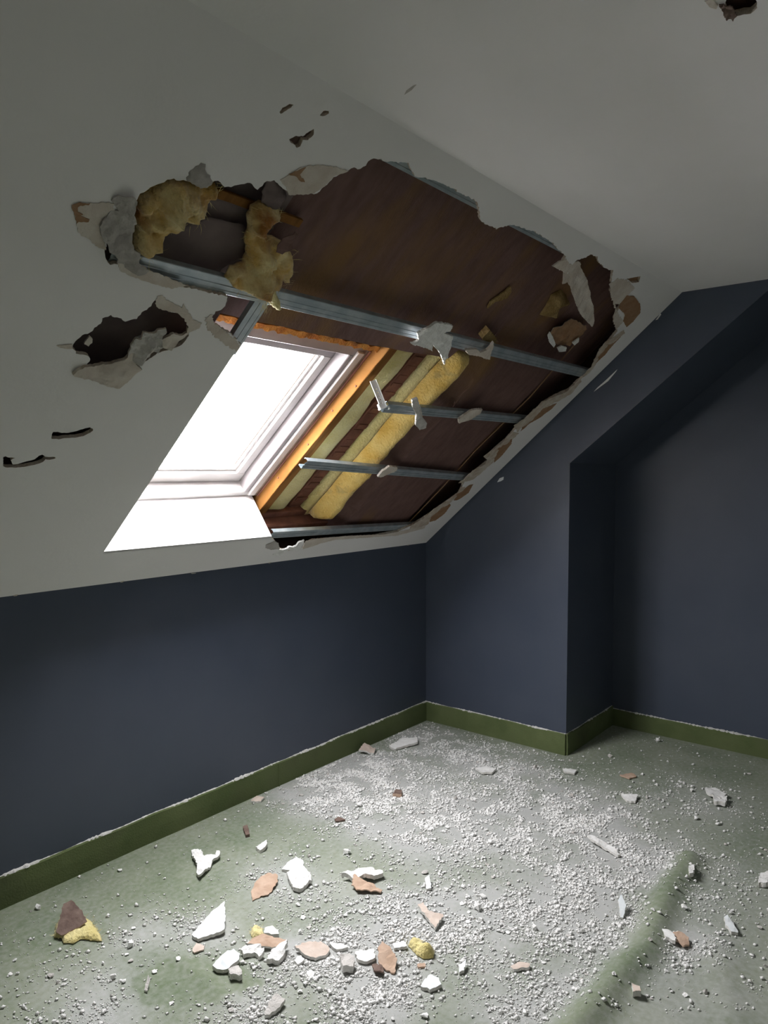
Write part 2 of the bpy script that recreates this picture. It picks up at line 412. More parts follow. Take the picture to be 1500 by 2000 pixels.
# outlines measured in the plane of the sloping ceiling (metres along the room, metres up the slope) and on the floor
UV={
'hole_main':[(1.4533, 0.2225), (1.4549, 0.3817), (1.4593, 0.5596), (1.4676, 0.7802), (1.4623, 1.0095), (1.4581, 1.2319), (1.4541, 1.2539), (1.4092, 1.2799), (1.3746, 1.291), (1.3248, 1.308), (1.3003, 1.3291), (1.3038, 1.3502), (1.3198, 1.3648), (1.32, 1.385), (1.3117, 1.4047), (1.2376, 1.4063), (1.143, 1.405), (1.0679, 1.4071), (1.028, 1.4078), (0.9961, 1.4118), (0.9763, 1.4232), (0.9599, 1.4187), (0.9437, 1.4292), (0.9331, 1.4482), (0.9288, 1.47), (0.9302, 1.5017), (0.929, 1.5388), (0.9358, 1.5682), (0.9457, 1.585), (0.9459, 1.6118), (0.9695, 1.6372), (0.9904, 1.6605), (1.0032, 1.669), (1.0334, 1.6731), (1.0579, 1.6738), (1.0802, 1.6844), (1.0991, 1.6966), (1.1074, 1.7023), (1.1215, 1.6935), (1.1465, 1.6967), (1.1667, 1.7136), (1.1947, 1.7236), (1.2147, 1.7148), (1.2273, 1.7423), (1.2442, 1.7512), (1.2726, 1.7439), (1.2975, 1.7377), (1.3054, 1.7315), (1.3585, 1.7513), (1.3838, 1.7615), (1.3912, 1.7856), (1.4016, 1.815), (1.4225, 1.8407), (1.4415, 1.8597), (1.4569, 1.8578), (1.4731, 1.8759), (1.4707, 1.8901), (1.4894, 1.9031), (1.5375, 1.9121), (1.599, 1.932), (1.6131, 1.9247), (1.649, 1.9073), (1.6906, 1.9174), (1.7302, 1.9216), (1.7873, 1.9249), (1.8605, 1.926), (1.945, 1.9259), (1.9846, 1.9055), (2.0192, 1.8823), (2.0506, 1.8767), (2.0977, 1.8816), (2.1206, 1.8787), (2.1487, 1.8996), (2.1805, 1.9156), (2.2402, 1.9199), (2.3194, 1.9275), (2.388, 1.9246), (2.4623, 1.9223), (2.5091, 1.9133), (2.5661, 1.9065), (2.5965, 1.9009), (2.6079, 1.8778), (2.5925, 1.8495), (2.6449, 1.8465), (2.7023, 1.8467), (2.6784, 1.8751), (2.6793, 1.9072), (2.7213, 1.9311), (2.7325, 1.9489), (2.789, 1.955), (2.8256, 1.9402), (2.9036, 1.9307), (2.9444, 1.9312), (2.9762, 1.9397), (3.0128, 1.912), (3.0439, 1.8928), (3.0911, 1.8825), (3.0935, 1.8608), (3.1688, 1.839), (3.2438, 1.8273), (3.2927, 1.8206), (3.3085, 1.7878), (3.3459, 1.7527), (3.4199, 1.7271), (3.4786, 1.7033), (3.4924, 1.6466), (3.5496, 1.5686), (3.5894, 1.4981), (3.6102, 1.4438), (3.5759, 1.3846), (3.5817, 1.3227), (3.507, 1.2694), (3.4628, 1.22), (3.4823, 1.1618), (3.4622, 1.0912), (3.4321, 1.0348), (3.4514, 0.9332), (3.4307, 0.8596), (3.4302, 0.8022), (3.4869, 0.7616), (3.4605, 0.6848), (3.4445, 0.6289), (3.4547, 0.5807), (3.5249, 0.4894), (3.4811, 0.4089), (3.4426, 0.3324), (3.4041, 0.265), (3.3603, 0.2121), (3.2693, 0.1547), (3.1416, 0.1449), (3.0578, 0.1357), (2.9042, 0.1485), (2.721, 0.1521), (2.5986, 0.1581), (2.5772, 0.144), (2.561, 0.1042), (2.5233, 0.0841), (2.4364, 0.0961), (2.3812, 0.128), (2.3369, 0.1735), (2.2804, 0.219)],
'hole_side':[(0.969, 1.1563), (0.9652, 1.1696), (0.9665, 1.1802), (0.974, 1.1954), (0.9803, 1.2069), (0.9878, 1.2083), (0.9979, 1.2206), (0.9966, 1.2306), (1.0078, 1.2465), (1.0051, 1.2628), (1.0171, 1.2704), (1.0212, 1.277), (1.0332, 1.2722), (1.0527, 1.2729), (1.067, 1.2656), (1.0933, 1.2798), (1.0972, 1.3031), (1.1125, 1.327), (1.1132, 1.3442), (1.1166, 1.3585), (1.136, 1.3529), (1.17, 1.3225), (1.2027, 1.3209), (1.2268, 1.3062), (1.2549, 1.2788), (1.2678, 1.2549), (1.2629, 1.2195), (1.2334, 1.1989), (1.2042, 1.1785), (1.1821, 1.144), (1.1703, 1.1149), (1.1273, 1.0852), (1.0728, 1.0851), (1.0285, 1.0937), (1.0269, 1.112), (1.0272, 1.1267), (1.0222, 1.1361), (0.9961, 1.1397), (0.9844, 1.1413)],
'slot_upper':[(1.0306, 0.8381), (1.0316, 0.8488), (1.0434, 0.8502), (1.0574, 0.8461), (1.0765, 0.8487), (1.0922, 0.8543), (1.1066, 0.8635), (1.122, 0.8706), (1.1308, 0.8748), (1.1406, 0.8701), (1.1456, 0.8613), (1.1405, 0.8511), (1.1253, 0.8363), (1.1048, 0.8286), (1.0752, 0.8255), (1.0571, 0.8199), (1.0369, 0.8207)],
'slot_lower':[(0.9296, 0.7398), (0.9342, 0.7434), (0.9449, 0.739), (0.9616, 0.738), (0.9532, 0.7277), (0.9649, 0.7096), (0.9797, 0.7116), (0.9977, 0.723), (1.0188, 0.7326), (1.026, 0.7476), (1.0339, 0.7533), (1.047, 0.7444), (1.0753, 0.7432), (1.0787, 0.7376), (1.0642, 0.7316), (1.0497, 0.7332), (1.0475, 0.7219), (1.0315, 0.7104), (1.0052, 0.7007), (0.9778, 0.6957), (0.949, 0.6966), (0.9403, 0.702)],
'gouge_dark':[(1.2207, 1.8534), (1.2326, 1.867), (1.2502, 1.8731), (1.2574, 1.8858), (1.2672, 1.8987), (1.2751, 1.8862), (1.2691, 1.8702), (1.2561, 1.8651), (1.2587, 1.8502), (1.2526, 1.8433), (1.241, 1.8479), (1.23, 1.8481)],
'gouge_small':[(1.1592, 1.8975), (1.1607, 1.9086), (1.172, 1.9217), (1.1826, 1.9249), (1.1806, 1.9169), (1.1732, 1.9054), (1.1646, 1.8956)],
'gouge_pair':[(1.2616, 1.9316), (1.2637, 1.9433), (1.2764, 1.9487), (1.2812, 1.9441), (1.2714, 1.9335)],
'gouge_edge':[(3.134, 1.9341), (3.186, 1.9568), (3.2189, 1.97), (3.2508, 1.9452), (3.2041, 1.9286)],
'gouge_sill':[(2.3991, 0.1192), (2.3948, 0.1536), (2.4139, 0.1657), (2.4784, 0.1656), (2.5375, 0.1585), (2.5309, 0.1166), (2.488, 0.1073), (2.4388, 0.108)],
'tear_triangle':[(0.8182, 1.5388), (0.8319, 1.5499), (0.854, 1.5559), (0.8783, 1.5655), (0.9016, 1.571), (0.9025, 1.5616), (0.9158, 1.5534), (0.9092, 1.5386), (0.8981, 1.5188), (0.9006, 1.4975), (0.9148, 1.4795), (0.9323, 1.4541), (0.9137, 1.4545), (0.8864, 1.4691), (0.8649, 1.4747), (0.851, 1.4859), (0.8433, 1.5015), (0.8319, 1.519)],
'tear_triangle_brown':[(0.8177, 1.5392), (0.8314, 1.5503), (0.8525, 1.5552), (0.8503, 1.5492), (0.8337, 1.5446), (0.8302, 1.5382), (0.8351, 1.5277), (0.8471, 1.5263), (0.8435, 1.5199), (0.866, 1.5182), (0.8661, 1.5102), (0.8457, 1.5064), (0.8428, 1.5002), (0.8314, 1.5195)],
'tear_top':[(1.2588, 1.7569), (1.2762, 1.78), (1.2923, 1.805), (1.3071, 1.8162), (1.3524, 1.8344), (1.395, 1.8429), (1.4307, 1.846), (1.4009, 1.8202), (1.3905, 1.7862), (1.3743, 1.7591), (1.3376, 1.7435), (1.3053, 1.7314), (1.2907, 1.7437)],
'tear_top_brown':[(1.271, 1.7787), (1.288, 1.7944), (1.3046, 1.811), (1.3004, 1.7893), (1.3272, 1.7769), (1.317, 1.7748), (1.2941, 1.7822)],
'tear_oval':[(3.2643, 1.8256), (3.2523, 1.8719), (3.31, 1.8837), (3.4351, 1.8645), (3.5099, 1.8291), (3.5255, 1.7791), (3.5179, 1.7398), (3.4343, 1.7602), (3.3904, 1.7928), (3.2913, 1.8067)],
'tear_tufts':[(3.0359, 1.885), (3.0624, 1.9191), (3.1374, 1.9291), (3.2606, 1.9175), (3.2591, 1.8735), (3.2643, 1.8256), (3.2234, 1.8163), (3.3327, 1.7803), (3.4418, 1.7617), (3.449, 1.7098), (3.3462, 1.7419), (3.3046, 1.7844), (3.1454, 1.837)],
'tear_slot_side':[(0.9259, 1.1576), (0.9438, 1.166), (0.9625, 1.1693), (0.9675, 1.1563), (0.9431, 1.1538)],
'tear_side_right':[(1.1135, 1.3612), (1.1268, 1.3677), (1.1453, 1.3551), (1.1767, 1.3486), (1.1987, 1.343), (1.1958, 1.3546), (1.2229, 1.3342), (1.2489, 1.3108), (1.2818, 1.3065), (1.2819, 1.2878), (1.2617, 1.2688), (1.2462, 1.2881), (1.2187, 1.3117), (1.1936, 1.3224), (1.1683, 1.3222), (1.1357, 1.3255), (1.1172, 1.3384)],
'tear_channel':[(0.9718, 1.4327), (1.0155, 1.4448), (1.0551, 1.4298), (1.1228, 1.4208), (1.1783, 1.4128), (1.1379, 1.3916), (1.0668, 1.3957), (1.0172, 1.4015), (0.9857, 1.4113)],
'tear_window_tip':[(1.2816, 1.325), (1.2958, 1.3404), (1.3256, 1.3092), (1.3804, 1.288), (1.4135, 1.2745), (1.4495, 1.2472), (1.4533, 1.2307), (1.4149, 1.2411), (1.3579, 1.2641), (1.31, 1.2903)],
'tear_sill':[(2.2949, 0.1384), (2.2817, 0.1637), (2.3186, 0.1873), (2.3545, 0.1687), (2.3998, 0.1147), (2.3433, 0.1175)],
'tear_sill_strip':[(2.5373, 0.1608), (2.6144, 0.1715), (2.7028, 0.1714), (2.8153, 0.169), (3.1565, 0.1475), (3.2672, 0.1582), (3.5024, 0.1926), (3.5161, 0.1678), (3.3043, 0.12), (3.1317, 0.128), (2.7613, 0.144), (2.6685, 0.1245), (2.6019, 0.0973), (2.5723, 0.0912)],
'strip_a':[(3.499, 0.2288), (3.4573, 0.2823), (3.4657, 0.3452), (3.5153, 0.3981), (3.5489, 0.3823), (3.5752, 0.3023), (3.55, 0.239)],
'strip_b':[(3.5318, 0.4251), (3.4985, 0.4816), (3.531, 0.5617), (3.564, 0.5678), (3.607, 0.4913), (3.5738, 0.4301)],
'strip_c':[(3.5541, 0.7523), (3.4823, 0.8205), (3.4514, 0.8567), (3.4746, 0.9125), (3.49, 0.9496), (3.5369, 0.9091), (3.5616, 0.8099)],
'strip_d':[(3.5053, 1.0045), (3.4673, 1.0493), (3.5127, 1.0878), (3.4824, 1.166), (3.5804, 1.2269), (3.5887, 1.1874), (3.5586, 1.1148), (3.5128, 1.0643)],
'strip_e':[(3.5677, 1.5116), (3.5029, 1.5703), (3.495, 1.6197), (3.5263, 1.6477), (3.5103, 1.711), (3.5496, 1.7021), (3.5582, 1.631), (3.5752, 1.5652)],
'strip_f':[(3.4446, 0.8482), (3.4448, 0.889), (3.496, 0.9452), (3.5308, 0.8924), (3.5135, 0.8505)],
'curl_a':[(3.3365, 0.2166), (3.4014, 0.2675), (3.4103, 0.3438), (3.4513, 0.4173), (3.4921, 0.4906), (3.4599, 0.5453), (3.5083, 0.5441), (3.5167, 0.4692), (3.5169, 0.4001), (3.4755, 0.3396), (3.4588, 0.2843), (3.5004, 0.2163), (3.4667, 0.1758), (3.3678, 0.1709)],
'curl_b':[(3.4049, 0.5795), (3.4133, 0.6377), (3.4294, 0.7017), (3.4764, 0.7403), (3.4532, 0.7778), (3.3847, 0.8011), (3.4156, 0.8632), (3.4311, 0.9122), (3.4318, 0.9957), (3.5076, 0.9883), (3.4999, 0.9457), (3.4613, 0.8648), (3.4922, 0.8162), (3.5399, 0.7539), (3.5242, 0.6762), (3.5082, 0.6107)],
'curl_c':[(3.3881, 1.0394), (3.418, 1.0991), (3.4264, 1.2181), (3.5071, 1.2768), (3.5517, 1.3042), (3.5662, 1.3614), (3.5657, 1.405), (3.6036, 1.3882), (3.628, 1.302), (3.5825, 1.2515), (3.4923, 1.1741), (3.5074, 1.0948), (3.4771, 1.0339), (3.477, 0.9984)],
'curl_d':[(3.5704, 1.4309), (3.5535, 1.4879), (3.4736, 1.5897), (3.4584, 1.6315), (3.4893, 1.6704), (3.5202, 1.7202), (3.5516, 1.7099), (3.5363, 1.6458), (3.5127, 1.6078), (3.5208, 1.5638), (3.5862, 1.4929), (3.5952, 1.4405)],
'flap_paper':[(2.7381, 1.8187), (2.7156, 1.8045), (2.6875, 1.8312), (2.6622, 1.8741), (2.6859, 1.905), (2.742, 1.9038), (2.8029, 1.878), (2.8779, 1.8538), (2.9612, 1.8114), (3.0559, 1.7678), (3.1305, 1.7259), (3.1488, 1.6949), (3.0402, 1.7164), (2.9912, 1.725), (2.9096, 1.7535), (2.8215, 1.787), (2.7797, 1.8075)],
'flap_tip':[(2.5678, 1.8479), (2.5854, 1.8726), (2.6075, 1.8946), (2.655, 1.8835), (2.6927, 1.906), (2.704, 1.8721), (2.6886, 1.8448), (2.636, 1.8499)],
'flap_left':[(0.8902, 1.511), (0.8905, 1.5256), (0.8986, 1.5444), (0.9009, 1.554), (0.9152, 1.5587), (0.8991, 1.5729), (0.8914, 1.5757), (0.8923, 1.5847), (0.8994, 1.594), (0.9274, 1.6044), (0.9385, 1.5985), (0.9443, 1.579), (0.9442, 1.5681), (0.956, 1.5537), (0.9682, 1.5239), (0.9737, 1.4969), (0.9839, 1.4824), (1.0012, 1.4796), (1.0047, 1.4646), (1.0138, 1.4491), (1.0427, 1.4426), (1.0464, 1.427), (1.0217, 1.4205), (0.9852, 1.4211), (0.9718, 1.4276), (0.9561, 1.451), (0.9417, 1.4606), (0.9289, 1.4627), (0.9201, 1.4792), (0.9013, 1.4923)],
'flap_board':[(0.9961, 1.0767), (1.0012, 1.0922), (1.0184, 1.1058), (1.0578, 1.108), (1.0825, 1.1192), (1.0995, 1.135), (1.1163, 1.1583), (1.127, 1.175), (1.1474, 1.1443), (1.1735, 1.129), (1.163, 1.104), (1.1494, 1.0785), (1.135, 1.0548), (1.1091, 1.0575), (1.0774, 1.0612), (1.0353, 1.0709), (1.0035, 1.0722)],
'flap_crumple':[(1.1083, 1.1666), (1.1114, 1.1929), (1.1053, 1.2028), (1.1066, 1.2356), (1.0993, 1.2449), (1.1235, 1.2574), (1.1394, 1.2561), (1.156, 1.2666), (1.1755, 1.2776), (1.182, 1.268), (1.1808, 1.2421), (1.1869, 1.2172), (1.1867, 1.1983), (1.169, 1.1953), (1.165, 1.1644), (1.1605, 1.1407), (1.1396, 1.1452)],
'flap_crumple_end':[(1.1972, 1.2077), (1.1986, 1.2305), (1.2084, 1.262), (1.2376, 1.2565), (1.257, 1.2639), (1.2479, 1.2809), (1.2619, 1.2799), (1.2619, 1.2611), (1.2436, 1.2387), (1.2406, 1.2191), (1.2375, 1.1994), (1.2003, 1.1949)],
'flap_chip':[(0.9987, 1.1665), (1.0012, 1.181), (1.0011, 1.195), (1.0115, 1.1899), (1.0155, 1.1766), (1.0118, 1.1617)],
'plaster_ch1':[(2.13, 1.4411), (2.149, 1.477), (2.1828, 1.504), (2.2729, 1.5105), (2.2905, 1.485), (2.2656, 1.4676), (2.3192, 1.4696), (2.3661, 1.4179), (2.3953, 1.3605), (2.411, 1.3357), (2.3412, 1.3783), (2.2643, 1.4082), (2.2782, 1.3849), (2.1836, 1.3937), (2.1263, 1.3997), (2.1586, 1.4181)],
'plaster_ch1b':[(2.4767, 1.415), (2.5446, 1.4314), (2.5847, 1.4197), (2.6081, 1.4378), (2.6134, 1.4806), (2.685, 1.3982), (2.5931, 1.4023), (2.5199, 1.3995)],
'plaster_ch2':[(2.4187, 1.1303), (2.4435, 1.1419), (2.5134, 1.0948), (2.5768, 1.0442), (2.6455, 1.011), (2.6637, 0.9827), (2.6304, 0.9706), (2.5761, 0.9961), (2.5185, 1.0581), (2.4646, 1.09)],
'plaster_ch2b':[(2.8482, 1.0518), (2.8736, 1.0793), (2.8995, 1.112), (2.9599, 1.1278), (2.982, 1.099), (2.949, 1.0599), (2.8867, 1.0239)],
'plaster_ch3':[(2.6388, 0.6482), (2.6323, 0.6917), (2.6631, 0.7188), (2.7253, 0.7139), (2.7348, 0.6919), (2.6916, 0.6644), (2.6665, 0.6425)],
'plaster_ch4':[(2.3998, 0.1147), (2.454, 0.1171), (2.4923, 0.1318), (2.5303, 0.1646), (2.548, 0.1296), (2.5582, 0.0931), (2.506, 0.0902), (2.4314, 0.0808), (2.4012, 0.0555), (2.3855, 0.0726), (2.3936, 0.1009)],
'tuft_left':[(0.9926, 1.4767), (0.9953, 1.4987), (0.9717, 1.5394), (0.9758, 1.5542), (0.9596, 1.5721), (0.9651, 1.5968), (0.9851, 1.6134), (0.9958, 1.6493), (1.0166, 1.6648), (1.0506, 1.6689), (1.1042, 1.6646), (1.1304, 1.6806), (1.1434, 1.6646), (1.1375, 1.6314), (1.1433, 1.6086), (1.1421, 1.5724), (1.1209, 1.5585), (1.0945, 1.5681), (1.0799, 1.5564), (1.0792, 1.5313), (1.0679, 1.5062), (1.0641, 1.4796), (1.0384, 1.463), (1.0186, 1.4628)],
'tuft_mid':[(1.2686, 1.6232), (1.2646, 1.6481), (1.2799, 1.6679), (1.311, 1.6707), (1.3438, 1.6662), (1.3584, 1.6517), (1.3482, 1.629), (1.3335, 1.6128), (1.3455, 1.5888), (1.379, 1.5908), (1.4245, 1.5836), (1.4665, 1.5577), (1.4928, 1.5214), (1.4982, 1.4873), (1.4859, 1.4775), (1.4619, 1.4914), (1.459, 1.4685), (1.4389, 1.4502), (1.4294, 1.43), (1.3882, 1.4377), (1.3517, 1.433), (1.3094, 1.4395), (1.2728, 1.4593), (1.289, 1.48), (1.3298, 1.4951), (1.3308, 1.5201), (1.3011, 1.5599), (1.2904, 1.5957)],
'tuft_tail':[(1.3921, 1.4565), (1.4103, 1.4697), (1.43, 1.4877), (1.4554, 1.4542), (1.4915, 1.4262), (1.5126, 1.403), (1.4958, 1.3993), (1.4709, 1.4077), (1.4412, 1.4238), (1.4142, 1.4265)],
'paper_grey':[(1.2617, 1.698), (1.2554, 1.7313), (1.2696, 1.7399), (1.3013, 1.7297), (1.3267, 1.7204), (1.3398, 1.6989), (1.3375, 1.6718), (1.3078, 1.6658), (1.2794, 1.6713)],
'puff_top':[(1.0317, 1.6761), (1.0284, 1.7004), (1.0377, 1.7133), (1.0442, 1.7251), (1.0567, 1.7266), (1.0657, 1.7108), (1.0815, 1.7069), (1.0967, 1.6927), (1.0902, 1.6739), (1.0686, 1.6696)],
'kraft_flap':[(1.0926, 1.4637), (1.1018, 1.5147), (1.1041, 1.5373), (1.1569, 1.5465), (1.1797, 1.5721), (1.2253, 1.579), (1.2746, 1.583), (1.3139, 1.5795), (1.3284, 1.544), (1.3596, 1.4952), (1.3232, 1.4643), (1.3052, 1.4386), (1.3148, 1.4155), (1.2318, 1.4111), (1.1516, 1.4184), (1.0782, 1.4218)],
'kraft_dark':[(1.3737, 1.5735), (1.3637, 1.5947), (1.3755, 1.6222), (1.3896, 1.6464), (1.3996, 1.6417), (1.4134, 1.5936), (1.3967, 1.5722)],
'hang_wedge':[(2.9277, 1.6098), (2.9094, 1.6632), (2.88, 1.7126), (2.9178, 1.7492), (2.9807, 1.736), (3.0815, 1.7011), (3.0062, 1.6845), (3.0755, 1.6205), (3.0004, 1.615)],
'cup_brown':[(3.058, 1.5564), (3.0356, 1.5924), (3.0877, 1.6129), (3.142, 1.6543), (3.2899, 1.6537), (3.3383, 1.6315), (3.329, 1.5758), (3.3129, 1.5292), (3.2277, 1.5142), (3.1205, 1.5268)],
'fleck_a':[(3.0387, 1.5527), (3.0314, 1.5715), (3.0897, 1.5522), (3.1601, 1.5235), (3.1724, 1.5044), (3.1006, 1.5231)],
'fleck_b':[(3.2039, 1.5068), (3.2213, 1.5238), (3.277, 1.5229), (3.3003, 1.5029), (3.2515, 1.4901)],
'fleck_c':[(3.2855, 1.5548), (3.2932, 1.5692), (3.3067, 1.5868), (3.3317, 1.5698), (3.3249, 1.5445)],
'scrap_a':[(2.5473, 1.5658), (2.5278, 1.5963), (2.5532, 1.6366), (2.5699, 1.6833), (2.6012, 1.6652), (2.6114, 1.6329), (2.5578, 1.6031)],
'scrap_b':[(2.6111, 1.4524), (2.6125, 1.4988), (2.7032, 1.47), (2.743, 1.439), (2.7292, 1.4171)],
'ceil_tape':[(1.953, 0.0041), (1.983, -0.0014), (2.048, -0.0687), (2.0613, -0.0874), (2.0442, -0.092), (1.996, -0.0349)]}
